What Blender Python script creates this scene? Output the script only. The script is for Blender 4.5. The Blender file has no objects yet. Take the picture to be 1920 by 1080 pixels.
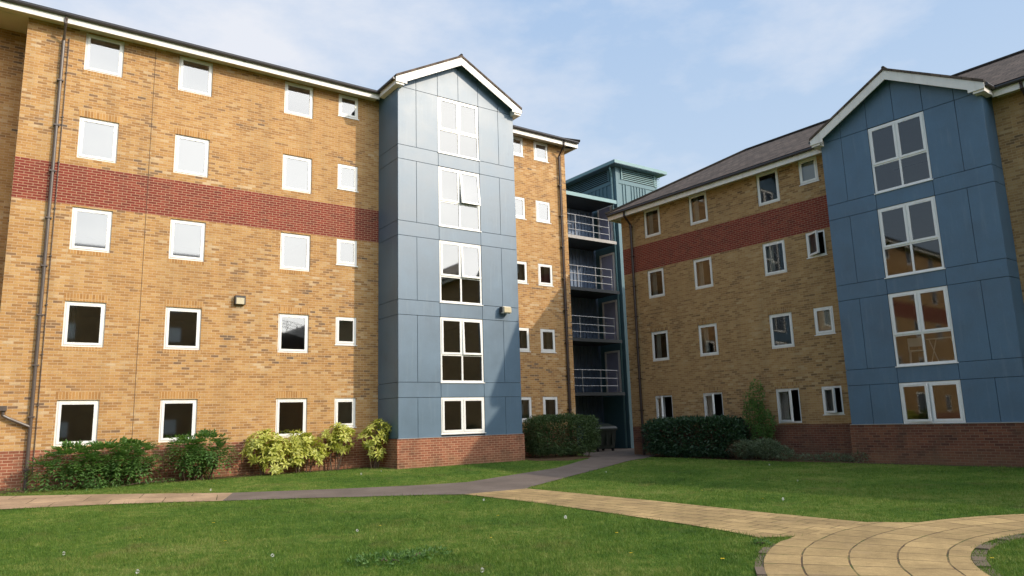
import bpy, math, random
import numpy as np
from mathutils import Vector, Matrix
from mathutils.geometry import delaunay_2d_cdt

scn = bpy.context.scene
COL = scn.collection
R = math.radians
EYE = 1.6

# ---------------------------------------------------------------- frames of the two wings
AL, DL = 0.6190, 22.678
AR, DR = -0.9081, 23.318
def frame(a, d):
    t = Vector((math.cos(a), math.sin(a), 0)); n = Vector((-math.sin(a), math.cos(a), 0))
    return t, n, n * d
TL, NL, OL = frame(AL, DL)
TR, NR, OR_ = frame(AR, DR)
def PL(u, y, z=0): return OL + TL * u + NL * y + Vector((0, 0, z))
def PR(u, y, z=0): return OR_ + TR * u + NR * y + Vector((0, 0, z))
def S(t):
    t = min(1, max(0, t)); return t * t * (3 - 2 * t)
def G(x, y):
    off = DL - (x * NL.x + y * NL.y); u = x * TL.x + y * TL.y
    return .22 * S(1 - off / 7) * S((22 - u) / 5)

# ---------------------------------------------------------------- node materials
class N:
    def __init__(s, name):
        s.m = bpy.data.materials.new(name); s.m.use_nodes = True
        s.t = s.m.node_tree; s.t.nodes.clear()
        s.out = s.t.nodes.new('ShaderNodeOutputMaterial')
    def n(s, typ, **kw):
        nd = s.t.nodes.new('ShaderNode' + typ)
        for k, v in kw.items():
            if k.startswith('i_'):
                key = k[2:]; key = int(key) if key.isdigit() else key
                nd.inputs[key].default_value = v
            else: setattr(nd, k, v)
        return nd
    def l(s, a, b): s.t.links.new(a, b)
    def math(s, op, a, b=None, c=None, clamp=False):
        nd = s.n('Math', operation=op, use_clamp=clamp)
        for i, v in enumerate((a, b, c)):
            if v is None: continue
            if isinstance(v, (int, float)): nd.inputs[i].default_value = v
            else: s.l(v, nd.inputs[i])
        return nd.outputs[0]
    def mix(s, fac, a, b, typ='MIX'):
        nd = s.n('Mix', data_type='RGBA', blend_type=typ)
        for sock, v in ((nd.inputs[0], fac), (nd.inputs[6], a), (nd.inputs[7], b)):
            if isinstance(v, (int, float)): sock.default_value = v
            elif isinstance(v, tuple): sock.default_value = (*v, 1) if len(v) == 3 else v
            else: s.l(v, sock)
        return nd.outputs[2]
    def ramp(s, fac, stops, interp='LINEAR'):
        nd = s.n('ValToRGB'); cr = nd.color_ramp; cr.interpolation = interp
        while len(cr.elements) > 1: cr.elements.remove(cr.elements[-1])
        for i, (p, c) in enumerate(stops):
            e = cr.elements[0] if i == 0 else cr.elements.new(p)
            e.position = p; e.color = (*c, 1) if isinstance(c, tuple) else (c, c, c, 1)
        s.l(fac, nd.inputs[0]); return nd.outputs[0]
    def obj(s): return s.n('TexCoord').outputs['Object']
    def noise(s, vec, scale, detail=3, rough=.55, scl=None):
        if scl:
            mp = s.n('Mapping'); mp.inputs['Scale'].default_value = scl; s.l(vec, mp.inputs[0]); vec = mp.outputs[0]
        nd = s.n('TexNoise'); nd.inputs['Scale'].default_value = scale; nd.inputs['Detail'].default_value = detail
        nd.inputs['Roughness'].default_value = rough; s.l(vec, nd.inputs['Vector']); return nd.outputs[0]
    def bsdf(s, col, rough=.6, spec=.5, bump=None, bstr=.3, bdist=.01, metal=0):
        b = s.n('BsdfPrincipled'); s.b = b
        for k, v in (('Base Color', col), ('Roughness', rough), ('Specular IOR Level', spec), ('Metallic', metal)):
            if isinstance(v, tuple): b.inputs[k].default_value = (*v, 1)
            elif isinstance(v, (int, float)): b.inputs[k].default_value = v
            else: s.l(v, b.inputs[k])
        if bump is not None:
            bp = s.n('Bump'); bp.inputs['Strength'].default_value = bstr; bp.inputs['Distance'].default_value = bdist
            s.l(bump, bp.inputs['Height']); s.l(bp.outputs[0], b.inputs['Normal'])
        s.l(b.outputs[0], s.out.inputs[0]); return s.m

def brick_mat(name, stops, mortar, soldier=False, dirt=0, patch=.55, dark=(.1, .075, .05), pale=.0):
    s = N(name); o = s.obj(); sp = s.n('SeparateXYZ'); s.l(o, sp.inputs[0])
    u = s.math('ADD', sp.outputs[0], sp.outputs[1]); z = sp.outputs[2]
    cb = s.n('CombineXYZ')
    if soldier: s.l(z, cb.inputs[0]); s.l(u, cb.inputs[1])
    else: s.l(u, cb.inputs[0]); s.l(z, cb.inputs[1])
    bt = s.n('TexBrick'); bt.offset = 0 if soldier else .5; bt.inputs['Scale'].default_value = 1
    for k, v in (('Brick Width', .225), ('Row Height', .075), ('Mortar Size', .0075), ('Mortar Smooth', .2), ('Bias', 0)):
        bt.inputs[k].default_value = v
    bt.inputs['Color1'].default_value = (0, 0, 0, 1); bt.inputs['Color2'].default_value = (1, 1, 1, 1); bt.inputs['Mortar'].default_value = (.5, .5, .5, 1)
    s.l(cb.outputs[0], bt.inputs[0])
    uz = s.n('CombineXYZ'); s.l(u, uz.inputs[0]); s.l(z, uz.inputs[1])
    pn = s.noise(uz.outputs[0], .55, 4, .6, (1, 1.6, 1))
    pn2 = s.noise(uz.outputs[0], 2.2, 2, .5, (1, 2.5, 1))
    zone = s.ramp(s.noise(uz.outputs[0], .42, 3, .55, (.45, 1.5, 1)), [(.40, .56), (.60, 1.0)])
    v = s.math('ADD', .56, s.math('MULTIPLY', s.math('SUBTRACT', bt.outputs[0], .5), s.math('MULTIPLY', zone, .95)))
    v = s.math('ADD', v, s.math('MULTIPLY', s.math('SUBTRACT', pn, .5), patch * .9))
    v = s.math('ADD', v, s.math('MULTIPLY', s.math('SUBTRACT', pn2, .5), patch * .7), clamp=True)
    c = s.ramp(v, stops)
    fine = s.noise(uz.outputs[0], 28, 3, .6, (1, 2.2, 1))
    c = s.mix(1, c, s.ramp(fine, [(.25, .78), (.75, 1.2)]), 'MULTIPLY')
    c = s.mix(s.math('MULTIPLY', bt.outputs[1], .9), c, mortar)
    # efflorescence blotches and weathering
    ef = s.ramp(s.noise(uz.outputs[0], .35, 5, .62, (1, 2.2, 1)), [(.60, 0.0), (.74, 1.0)])
    ef2 = s.math('MULTIPLY', ef, s.ramp(s.noise(uz.outputs[0], 9, 2, .5, (.6, 2.5, 1)), [(.5, 0.0), (.66, 1.0)]))
    c = s.mix(s.math('MULTIPLY', ef2, .55 * pale), c, (.60, .56, .50))
    st = s.ramp(s.noise(uz.outputs[0], 1.0, 4, .6, (2.2, .25, 1)), [(.45, 0.0), (.8, 1.0)])
    c = s.mix(s.math('MULTIPLY', st, .28), c, dark)
    damp = s.ramp(s.math('ADD', z, s.math('MULTIPLY', s.noise(uz.outputs[0], 1.1, 4, .65), 2.2)), [(.95, .38), (3.0, 0.0)]) if not dirt else None
    if damp is not None and not soldier: c = s.mix(damp, c, (.17, .12, .08))
    if dirt:
        low = s.ramp(s.math('ADD', z, s.math('MULTIPLY', s.noise(uz.outputs[0], 2.5, 4), .9)), [(.35, 1.0), (1.0, 0.0)])
        c = s.mix(s.math('MULTIPLY', low, dirt), c, (.20, .13, .07))
        st2 = s.ramp(s.noise(uz.outputs[0], 1.3, 4, .65, (1, .7, 1)), [(.5, 0.0), (.66, 1.0)])
        c = s.mix(s.math('MULTIPLY', st2, .45), c, (.07, .05, .035))
    hgt = s.math('ADD', s.math('MULTIPLY', s.math('SUBTRACT', 1, bt.outputs[1]), .7), s.math('MULTIPLY', fine, .5))
    return s.bsdf(c, .9, .25, hgt, .55, .008)

BUFF = [(0, (.12, .09, .07)), (.12, (.20, .12, .068)), (.27, (.33, .172, .062)), (.48, (.42, .222, .077)), (.74, (.465, .266, .098)), (.90, (.50, .31, .135)), (1, (.53, .38, .22))]
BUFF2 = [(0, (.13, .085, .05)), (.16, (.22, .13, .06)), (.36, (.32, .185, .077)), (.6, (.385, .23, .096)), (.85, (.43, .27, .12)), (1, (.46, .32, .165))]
REDB = [(0, (.12, .03, .022)), (.3, (.185, .034, .023)), (.7, (.22, .04, .026)), (1, (.26, .06, .035))]
REDP = [(0, (.14, .055, .037)), (.3, (.235, .08, .045)), (.7, (.30, .10, .055)), (1, (.36, .16, .09))]
M = {}
M['buff'] = brick_mat('buff_brick', BUFF, (.50, .355, .22), pale=.7)
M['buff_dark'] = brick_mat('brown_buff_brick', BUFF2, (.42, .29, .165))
M['red'] = brick_mat('red_brick', REDB, (.46, .30, .19), patch=.15)
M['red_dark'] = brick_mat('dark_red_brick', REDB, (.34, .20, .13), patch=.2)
M['plinth'] = brick_mat('plinth_brick', REDP, (.50, .34, .22), dirt=.75, patch=.3)
M['plinth_dark'] = brick_mat('dark_plinth_brick', [(0, (.08, .035, .025)), (.4, (.15, .055, .034)), (1, (.21, .085, .047))], (.22, .145, .095), dirt=.6, patch=.3)  # darker plinth brick for the right wing
M['soldier'] = brick_mat('soldier_brick', [(0, (.28, .14, .05)), (.5, (.42, .215, .07)), (1, (.50, .28, .10))], (.56, .38, .21), soldier=True, patch=.2)
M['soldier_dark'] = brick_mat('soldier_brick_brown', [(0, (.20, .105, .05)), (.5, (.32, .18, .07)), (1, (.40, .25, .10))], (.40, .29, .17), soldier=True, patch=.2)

def paint(name, col, rough=.4, var=.12, spec=.5, sc=3.0, streak=.0, streakcol=(.1, .1, .1), metal=0):
    s = N(name); o = s.obj(); f = s.noise(o, sc, 5, .6)
    c = s.mix(1, col, s.ramp(f, [(.25, 1 - var), (.75, 1 + var)]), 'MULTIPLY')
    if streak:
        g = s.ramp(s.noise(o, 2.0, 4, .65, (3, 3, .35)), [(.52, 0.0), (.75, 1.0)])
        c = s.mix(s.math('MULTIPLY', g, streak), c, streakcol)
    r = s.math('ADD', s.math('MULTIPLY', f, .15), rough - .075)
    return s.bsdf(c, r, spec, s.noise(o, 14, 3), .04, .01, metal)
M['pvc'] = paint('white_pvc', (.78, .77, .74), .35, .05, streak=.25, streakcol=(.5, .46, .4))
M['fascia'] = paint('white_fascia', (.76, .72, .66), .45, .07, streak=.35, streakcol=(.45, .38, .3))
M['soffit'] = paint('cream_soffit', (.62, .54, .42), .6, .06)
M['gutter'] = paint('black_gutter', (.035, .03, .028), .35, .15)
M['pipe'] = paint('brown_downpipe', (.085, .065, .055), .38, .15, streak=.4, streakcol=(.17, .14, .11))
M['pipe_dark'] = paint('dark_downpipe', (.035, .02, .016), .4, .15)
M['rail'] = paint('galvanised_rail', (.40, .40, .40), .4, .08, metal=.3)
M['deck'] = paint('deck_steel', (.035, .04, .045), .7, .2)
M['deck_edge'] = paint('deck_edge', (.30, .28, .26), .6, .2, streak=.5, streakcol=(.08, .07, .06))
M['teal'] = paint('teal_cladding', (.06, .135, .165), .55, .1, streak=.2, streakcol=(.05, .10, .11))
M['teal_trim'] = paint('teal_trim', (.12, .235, .25), .35, .08)
M['navy'] = paint('navy_cladding', (.13, .185, .28), .4, .15)
M['door'] = paint('violet_grey_door', (.30, .32, .46), .35, .08)
M['dark'] = paint('dark_void', (.012, .012, .013), .8, .1)
M['curtain'] = paint('net_curtain', (.62, .60, .56), .9, .08)
M['blind'] = paint('frosted_blind', (.42, .43, .40), .9, .08)
M['gap'] = paint('slate_backing', (.03, .042, .055), .8, .1)
M['room'] = paint('room_plaster', (.30, .27, .23), .9, .06)
M['bin'] = paint('dark_bin', (.010, .018, .012), .5, .2)
M['stem'] = paint('bark_stem', (.09, .06, .04), .9, .3, sc=20)
M['lamp_body'] = paint('lamp_grey', (.25, .23, .2), .4, .1)
M['lamp_dark'] = paint('lamp_hood', (.04, .035, .03), .4, .1)
s = N('lamp_lens'); M['lens'] = s.bsdf(s.mix(s.math('MULTIPLY', s.noise(s.obj(), 25, 2), 1), (.62, .54, .36), (.40, .34, .22)), .2, .5)

def cladding(name, base, rough, weather=0):
    s = N(name); o = s.obj()
    f = s.noise(o, 1.1, 5, .6); g = s.noise(o, 60, 2, .5)
    c = s.mix(1, base, s.ramp(f, [(.3, .86), (.7, 1.12)]), 'MULTIPLY')
    c = s.mix(1, c, s.ramp(g, [(.3, .93), (.7, 1.07)]), 'MULTIPLY')
    sc = s.math('MULTIPLY', s.ramp(s.noise(o, 1.0, 5, .7, (1.3, 1.3, .9)), [(.63, 0.0), (.78, 1.0)]), .35)
    c = s.mix(sc, c, (.03, .06, .09))
    st = s.math('MULTIPLY', s.ramp(s.noise(o, 2.2, 4, .6, (3, 3, .3)), [(.55, 0.0), (.8, 1.0)]), .22)
    c = s.mix(st, c, (.20, .27, .31))
    r = s.math('ADD', s.math('MULTIPLY', f, .12), rough - .06)
    return s.bsdf(c, r, .8, s.noise(o, 4, 2), .05, .02)
M['clad'] = cladding('blue_cladding', (.082, .142, .205), .45)
M['clad_dark'] = cladding('deep_blue_cladding', (.054, .125, .20), .50)

def glass(name, ior, tint=.8):
    s = N(name); fr = s.n('Fresnel'); fr.inputs[0].default_value = ior
    o = s.obj(); bp = s.n('Bump'); bp.inputs['Strength'].default_value = .03; bp.inputs['Distance'].default_value = .02
    s.l(s.noise(o, 1.1, 0, .4), bp.inputs['Height'])
    gl = s.n('BsdfGlossy'); gl.inputs['Roughness'].default_value = .03; gl.inputs['Color'].default_value = (.95, .96, .95, 1)
    tr = s.n('BsdfTransparent'); tr.inputs[0].default_value = (tint, tint * 1.01, tint * .98, 1)
    mx = s.n('MixShader'); s.l(fr.outputs[0], mx.inputs[0]); s.l(tr.outputs[0], mx.inputs[1]); s.l(gl.outputs[0], mx.inputs[2])
    s.l(mx.outputs[0], s.out.inputs[0]); return s.m
M['glass'] = glass('window_glass', 3.1)
M['glass_plain'] = glass('plain_window_glass', 1.85)

def tile_mat(name, c1, c2):
    s = N(name); o = s.obj(); bt = s.n('TexBrick'); bt.offset = .5
    for k, v in (('Scale', 1), ('Brick Width', .33), ('Row Height', .3), ('Mortar Size', .012), ('Mortar Smooth', .3)): bt.inputs[k].default_value = v
    s.l(s.n('TexCoord').outputs['UV'], bt.inputs[0])
    bt.inputs['Color1'].default_value = (*c1, 1); bt.inputs['Color2'].default_value = (*c2, 1); bt.inputs['Mortar'].default_value = (.03, .026, .022, 1)
    f = s.noise(o, 3, 5, .65); c = s.mix(1, bt.outputs[0], s.ramp(f, [(.25, .65), (.75, 1.3)]), 'MULTIPLY')
    li = s.ramp(s.noise(o, 9, 4, .7), [(.58, 0.0), (.7, 1.0)]); c = s.mix(s.math('MULTIPLY', li, .3), c, (.20, .19, .14))
    return s.bsdf(c, .9, .2, s.math('SUBTRACT', 1, bt.outputs[1]), .6, .02)
M['tile'] = tile_mat('roof_tile', (.135, .10, .078), (.085, .064, .05))

def leaf_mat(name, cols, trans=.35, rough=.5, spots=None):
    s = N(name); o = s.obj(); f = s.noise(o, 23, 2, .6); g = s.noise(o, 3.2, 3, .6)
    v = s.math('ADD', s.math('MULTIPLY', f, .7), s.math('MULTIPLY', g, .5))
    c = s.ramp(v, [(.35, cols[0]), (.58, cols[1]), (.8, cols[2])])
    if spots: c = s.mix(s.ramp(s.noise(o, 60, 2, .6), [(.52, 0.0), (.6, .75)]), c, spots)
    b = s.n('BsdfPrincipled'); s.l(c, b.inputs['Base Color']); b.inputs['Roughness'].default_value = rough; b.inputs['Specular IOR Level'].default_value = .4
    t = s.n('BsdfTranslucent'); s.l(s.mix(1, c, (1.2, 1.3, .6), 'MULTIPLY'), t.inputs[0])
    mx = s.n('MixShader'); mx.inputs[0].default_value = trans; s.l(b.outputs[0], mx.inputs[1]); s.l(t.outputs[0], mx.inputs[2])
    s.l(mx.outputs[0], s.out.inputs[0]); return s.m
M['leaf_green'] = leaf_mat('pinnate_leaf', [(.035, .085, .022), (.08, .17, .04), (.17, .29, .065)])
M['leaf_yellow'] = leaf_mat('spotted_laurel_leaf', [(.30, .34, .05), (.56, .55, .12), (.78, .74, .26)], .3, .35, (.16, .26, .04))
M['leaf_dark'] = leaf_mat('hedge_leaf', [(.025, .05, .018), (.05, .09, .028), (.10, .15, .045)], .2)
M['leaf_deep'] = leaf_mat('laurel_leaf', [(.015, .04, .02), (.03, .07, .03), (.06, .11, .05)], .2, .35)
M['leaf_grey'] = leaf_mat('grey_leaf', [(.06, .09, .05), (.11, .15, .08), (.17, .21, .12)], .25)
M['leaf_red'] = leaf_mat('rusty_leaf', [(.07, .05, .03), (.13, .08, .045), (.18, .11, .06)], .25)

# grass and ground
def grass_col(s, o):
    a = s.noise(o, .35, 5, .6); b = s.noise(o, 4.5, 4, .7); d = s.noise(o, 32, 2, .6)
    v = s.math('ADD', s.math('MULTIPLY', a, .45), s.math('ADD', s.math('MULTIPLY', b, .42), s.math('MULTIPLY', d, .34)))
    v = s.math('SUBTRACT', v, .08)
    c = s.ramp(v, [(.38, (.04, .10, .014)), (.46, (.075, .165, .02)), (.54, (.13, .225, .03)), (.64, (.27, .30, .08))])
    dry = s.ramp(s.noise(o, .8, 5, .7), [(.56, 0.0), (.72, 1.0)])
    return s.mix(s.math('MULTIPLY', dry, .6), c, (.21, .17, .065))
s = N('lawn_ground'); o = s.obj(); c = s.mix(.35, grass_col(s, o), (.03, .045, .012)); M['lawn'] = s.bsdf(c, 1, .1, s.noise(o, 60, 4, .7), .8, .03)
s = N('grass_blade'); o = s.obj(); c = grass_col(s, o)
c = s.mix(s.ramp(s.noise(o, 170, 1, .5), [(.62, 0.0), (.68, .65)]), c, (.36, .33, .14))
b = s.n('BsdfPrincipled'); s.l(c, b.inputs['Base Color']); b.inputs['Roughness'].default_value = .55; b.inputs['Specular IOR Level'].default_value = .25
t = s.n('BsdfTranslucent'); s.l(c, t.inputs[0]); mx = s.n('MixShader'); mx.inputs[0].default_value = .35
s.l(b.outputs[0], mx.inputs[1]); s.l(t.outputs[0], mx.inputs[2]); s.l(mx.outputs[0], s.out.inputs[0]); M['blade'] = s.m
s = N('asphalt'); o = s.obj(); f = s.noise(o, 90, 3, .7); g = s.noise(o, .9, 5, .65)
c = s.mix(1, (.155, .125, .105), s.ramp(f, [(.3, .75), (.7, 1.25)]), 'MULTIPLY'); c = s.mix(1, c, s.ramp(g, [(.3, .78), (.7, 1.18)]), 'MULTIPLY')
M['asphalt'] = s.bsdf(c, .95, .2, f, .4, .005)
s = N('soil'); o = s.obj(); M['soil'] = s.bsdf(s.mix(s.noise(o, 6, 5, .7), (.05, .03, .018), (.17, .11, .065)), 1, .1, s.noise(o, 30, 4, .7), 1, .03)
s = N('kerb_concrete'); o = s.obj(); M['kerb'] = s.bsdf(s.mix(s.noise(o, 7, 5, .7), (.10, .075, .055), (.24, .18, .13)), .95, .2, s.noise(o, 40, 3), .4, .01)

def paver(name, mode, w, h, c0=(.405, .283, .128), p=(0, 0, 0)):
    """UV carries metres along / across the path; rings use (angle * radius, radius)"""
    s = N(name); uv = s.n('TexCoord').outputs['UV']; o = s.obj()
    wob = s.noise(o, 1.3, 2, .5); ad = s.n('VectorMath', operation='ADD')
    mu = s.n('VectorMath', operation='SCALE'); s.l(wob, mu.inputs[0]); mu.inputs['Scale'].default_value = .05; s.l(uv, ad.inputs[0]); s.l(mu.outputs[0], ad.inputs[1])
    bt = s.n('TexBrick'); bt.offset = .5 if mode == 'run' else 0
    for k, v in (('Scale', 1), ('Brick Width', w), ('Row Height', h), ('Mortar Size', .013), ('Mortar Smooth', .5), ('Bias', 0)): bt.inputs[k].default_value = v
    bt.inputs['Color1'].default_value = (0, 0, 0, 1); bt.inputs['Color2'].default_value = (1, 1, 1, 1); bt.inputs['Mortar'].default_value = (.5, .5, .5, 1)
    s.l(ad.outputs[0], bt.inputs[0])
    c = s.mix(1, c0, s.ramp(bt.outputs[0], [(0, .84), (1, 1.12)]), 'MULTIPLY')
    c = s.mix(1, c, s.ramp(s.noise(o, 1.2, 5, .65), [(.3, .68), (.7, 1.18)]), 'MULTIPLY')
    c = s.mix(1, c, s.ramp(s.noise(o, 14, 4, .7), [(.3, .84), (.7, 1.12)]), 'MULTIPLY')
    c = s.mix(1, c, s.ramp(s.noise(o, 55, 3, .7), [(.3, .82), (.7, 1.16)]), 'MULTIPLY')
    c = s.mix(s.math('MULTIPLY', s.ramp(s.noise(o, 1.9, 5, .7), [(.55, 0.0), (.72, 1.0)]), .35), c, (.30, .215, .13))
    jm = s.math('MULTIPLY', bt.outputs[1], s.ramp(s.noise(o, 2.6, 4, .7), [(.36, .35), (.55, 1.0)]))
    jc = s.mix(s.ramp(s.noise(o, 3.5, 3, .6), [(.5, 0.0), (.6, 1.0)]), (.09, .06, .035), (.06, .085, .02))
    c = s.mix(jm, c, jc)
    return s.bsdf(c, .92, .25, s.math('SUBTRACT', 1, bt.outputs[1]), .6, .012)
M['pave'] = paver('yellow_flag_paving', 'run', .45, .3)
M['ring'] = paver('yellow_ring_paving', 'stack', .46, .475)
M['pave2'] = paver('pink_flag_paving', 'run', 1.1, .9, (.40, .28, .175))

# ---------------------------------------------------------------- mesh builder
class MB:
    def __init__(s): s.v = []; s.f = []; s.uv = None
    def quad(s, *p):
        i = len(s.v); s.v += [tuple(q) for q in p]; s.f.append(tuple(range(i, i + len(p)))); return s
    def box(s, x0, x1, y0, y1, z0, z1, mat=None):
        c = [(x0, y0, z0), (x1, y0, z0), (x1, y1, z0), (x0, y1, z0), (x0, y0, z1), (x1, y0, z1), (x1, y1, z1), (x0, y1, z1)]
        if mat is not None: c = [tuple(mat @ Vector(q)) for q in c]
        i = len(s.v); s.v += c
        s.f += [tuple(i + k for k in q) for q in ((0, 3, 2, 1), (4, 5, 6, 7), (0, 1, 5, 4), (1, 2, 6, 5), (2, 3, 7, 6), (3, 0, 4, 7))]; return s
    def prism(s, poly, d):
        """poly: list of 3d points, extruded by vector d"""
        i = len(s.v); n = len(poly); d = Vector(d)
        s.v += [tuple(p) for p in poly] + [tuple(Vector(p) + d) for p in poly]
        s.f.append(tuple(i + k for k in reversed(range(n)))); s.f.append(tuple(i + n + k for k in range(n)))
        for k in range(n): s.f.append((i + k, i + (k + 1) % n, i + n + (k + 1) % n, i + n + k))
        return s
    def tube(s, pts, r, n=8, caps=True):
        pts = [Vector(p) for p in pts]; rings = []
        rr = r if isinstance(r, (list, tuple)) else [r] * len(pts)
        for k, p in enumerate(pts):
            a = pts[max(k - 1, 0)]; b = pts[min(k + 1, len(pts) - 1)]; d = (b - a).normalized()
            up = Vector((0, 0, 1)) if abs(d.z) < .9 else Vector((1, 0, 0))
            e = d.cross(up).normalized(); g = e.cross(d); i = len(s.v)
            s.v += [tuple(p + (e * math.cos(2 * math.pi * j / n) + g * math.sin(2 * math.pi * j / n)) * rr[k]) for j in range(n)]
            rings.append(i)
        for a, b in zip(rings, rings[1:]):
            for j in range(n): s.f.append((a + j, a + (j + 1) % n, b + (j + 1) % n, b + j))
        if caps:
            s.f.append(tuple(rings[0] + j for j in reversed(range(n)))); s.f.append(tuple(rings[-1] + j for j in range(n)))
        return s
    def mesh(s, name, mat, smooth=False):
        me = bpy.data.meshes.new(name); me.from_pydata(s.v, [], s.f)
        me.materials.append(mat)
        if smooth: me.polygons.foreach_set('use_smooth', [True] * len(me.polygons))
        me.update(); return me
    def build(s, name, mat, parent=None, loc=(0, 0, 0), rot=None, smooth=False):
        o = bpy.data.objects.new(name, s.mesh(name, mat, smooth)); COL.objects.link(o); o.parent = parent; o.location = loc
        if rot: o.rotation_euler = rot
        return o
def put(name, me, parent, loc=(0, 0, 0), rot=None):
    o = bpy.data.objects.new(name, me); COL.objects.link(o); o.parent = parent; o.location = loc
    if rot: o.rotation_euler = rot
    return o
def tag(o, label=None, cat=None, group=None, kind=None):
    if label: o['label'] = label
    if cat: o['category'] = cat
    if group: o['group'] = group
    if kind: o['kind'] = kind
    return o
def empty(name, loc=(0, 0, 0), rz=0):
    o = bpy.data.objects.new(name, None); COL.objects.link(o); o.location = loc; o.rotation_euler = (0, 0, rz); o.empty_display_size = .3
    return o

# ---------------------------------------------------------------- windows
FR, SA = .062, .066
def frame_mesh(w, h, split_x=None, split_z=None, sash=None):
    """outer frame plus mullions; sash = list of (x0,x1,z0,z1) with a closed casement in it"""
    f = MB()
    f.box(0, FR, 0, .07, 0, h); f.box(w - FR, w, 0, .07, 0, h); f.box(FR, w - FR, 0, .07, 0, FR); f.box(FR, w - FR, 0, .07, h - FR, h)
    if split_x: f.box(split_x - .03, split_x + .03, .001, .069, FR, h - FR)
    if split_z:
        xs = [FR, w - FR] if not split_x else [FR, split_x - .03, split_x + .03, w - FR]
        for a, b in zip(xs[::2], xs[1::2]): f.box(a, b, .002, .068, split_z - .03, split_z + .03)
    return f.mesh('window_frame', M['pvc'])
def sash_mesh(w, h):
    f = MB(); a = SA
    f.box(0, a, -.018, .045, 0, h); f.box(w - a, w, -.018, .045, 0, h); f.box(a, w - a, -.018, .045, 0, a); f.box(a, w - a, -.018, .045, h - a, h)
    b = a + .012
    return f.mesh('sash', M['pvc'])
GL = {'m': 'glass'}
def pane_mesh(w, h, y=.02, g='glass'): return MB().quad((0, y, 0), (w, y, 0), (w, y, h), (0, y, h)).mesh('pane', M[g])
def vent_mesh(w): return MB().box(-w / 2, w / 2, -.022, -.002, 0, .022).mesh('trickle_vent', M['fascia'])
def blind_mesh(w, h): return MB().box(0, w, 0, .01, 0, h).mesh('blind', M['blind'])
def curtain_mesh(w, h):
    f = MB(); n = 28
    for k in range(n):
        a, b = k / n, (k + 1) / n; ya = .02 * math.sin(a * 31 + 1.3 * math.sin(a * 9)); yb = .02 * math.sin(b * 31 + 1.3 * math.sin(b * 9))
        f.quad((a * w, ya, 0), (b * w, yb, 0), (b * w, yb, h), (a * w, ya, h))
    return f.mesh('curtain', M['curtain'])
CACHE = {}
def cached(fn, *a):
    k = (fn.__name__, a)
    if k not in CACHE: CACHE[k] = fn(*a)
    return CACHE[k]
def light(win, x0, x1, z0, z1, opening=0, hinge='l', vent=True, fixed=False):
    """one glazed light inside a frame: sash (if it opens) with pane, vent"""
    w, h = round(x1 - x0, 3), round(z1 - z0, 3)
    if fixed: put('pane', cached(pane_mesh, w, h, .02, GL['m']), win, (x0, 0, z0)); return
    hx = x0 if hinge == 'l' else x1
    sa = put('sash', cached(sash_mesh, w, h), win, (x0, 0, z0)); pn = put('pane', cached(pane_mesh, w - .1, h - .1, .0, GL['m']), win, (x0 + .05, 0, z0 + .05))
    vm = None
    if vent: vm = put('trickle_vent', cached(vent_mesh, round(w * .42, 2)), win, (x0 + w * .5, 0, z1 - .035))
    if opening:
        rot = Matrix.Rotation(-opening if hinge == 'l' else opening, 4, 'Z')
        if hinge == 't': rot = Matrix.Rotation(-opening, 4, 'X')
        piv = Vector((x0 + .02, -.02, z0)) if hinge == 'l' else (Vector((x1 - .02, -.02, z0)) if hinge == 'r' else Vector((x0, -.02, z1)))
        for ob in (sa, pn, vm):
            if ob is None: continue
            ob.matrix_local = Matrix.Translation(piv) @ rot @ Matrix.Translation(-piv) @ Matrix.Translation(ob.location)

rng = random.Random(5)
def window(root, kind, x0, x1, z0, z1, y, soldier=None, rowlock=False, lintel=False, sill=False, opening=0, hinge='l', curtain=None, opens=None, bevel=None):
    w, h = round(x1 - x0, 2), round(z1 - z0, 2)
    if kind == 'single':
        fm = cached(frame_mesh, w, h); win = put('window', fm, root, (x0, y, z0))
        light(win, FR - .012, w - FR + .012, FR - .012, h - FR + .012, opening, hinge)
    else:
        cx = round(w / 2, 3); cz = round(h * .42, 3) if kind == 'quad' else None
        win = put('window', cached(frame_mesh, w, h, cx, cz), root, (x0, y, z0))
        zt = (cz + .03 if cz else FR) - .012
        for k, (a, b) in enumerate(((FR - .012, cx - .018), (cx + .018, w - FR + .012))):
            light(win, a, b, zt, h - FR + .012, (opens or (0, 0))[k], 't' if (opens and kind == 'quad') else 'l')
            if cz: light(win, a + .012, b - .012, FR, cz - .03, fixed=True)
    if lintel: MB().box(x0 - .03, x1 + .03, -.004, .1, z1 + .002, z1 + .21).build('lintel', M[soldier], win, (-x0, -y, -z0))
    if rowlock: MB().box(x0 - .02, x1 + .02, -.004, .1, z0 - .115, z0 - .012).build('sill_course', M[soldier], win, (-x0, -y, -z0))
    if sill: MB().box(-.03, w + .03, -.045, .03, -.028, -.002).build('sill', M['pvc'], win)
    if curtain == 'f': put('blind', cached(blind_mesh, round(w - .12, 2), round(h - .12, 2)), win, (.06, .09, .06))
    elif curtain:
        for side in curtain:
            cw = round(w * .3, 2)
            put('curtain', cached(curtain_mesh, cw, round(h * 1.05, 2)), win, ((.02 if side == 'l' else w - cw - .02), .22, -.02))
    return win

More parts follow.
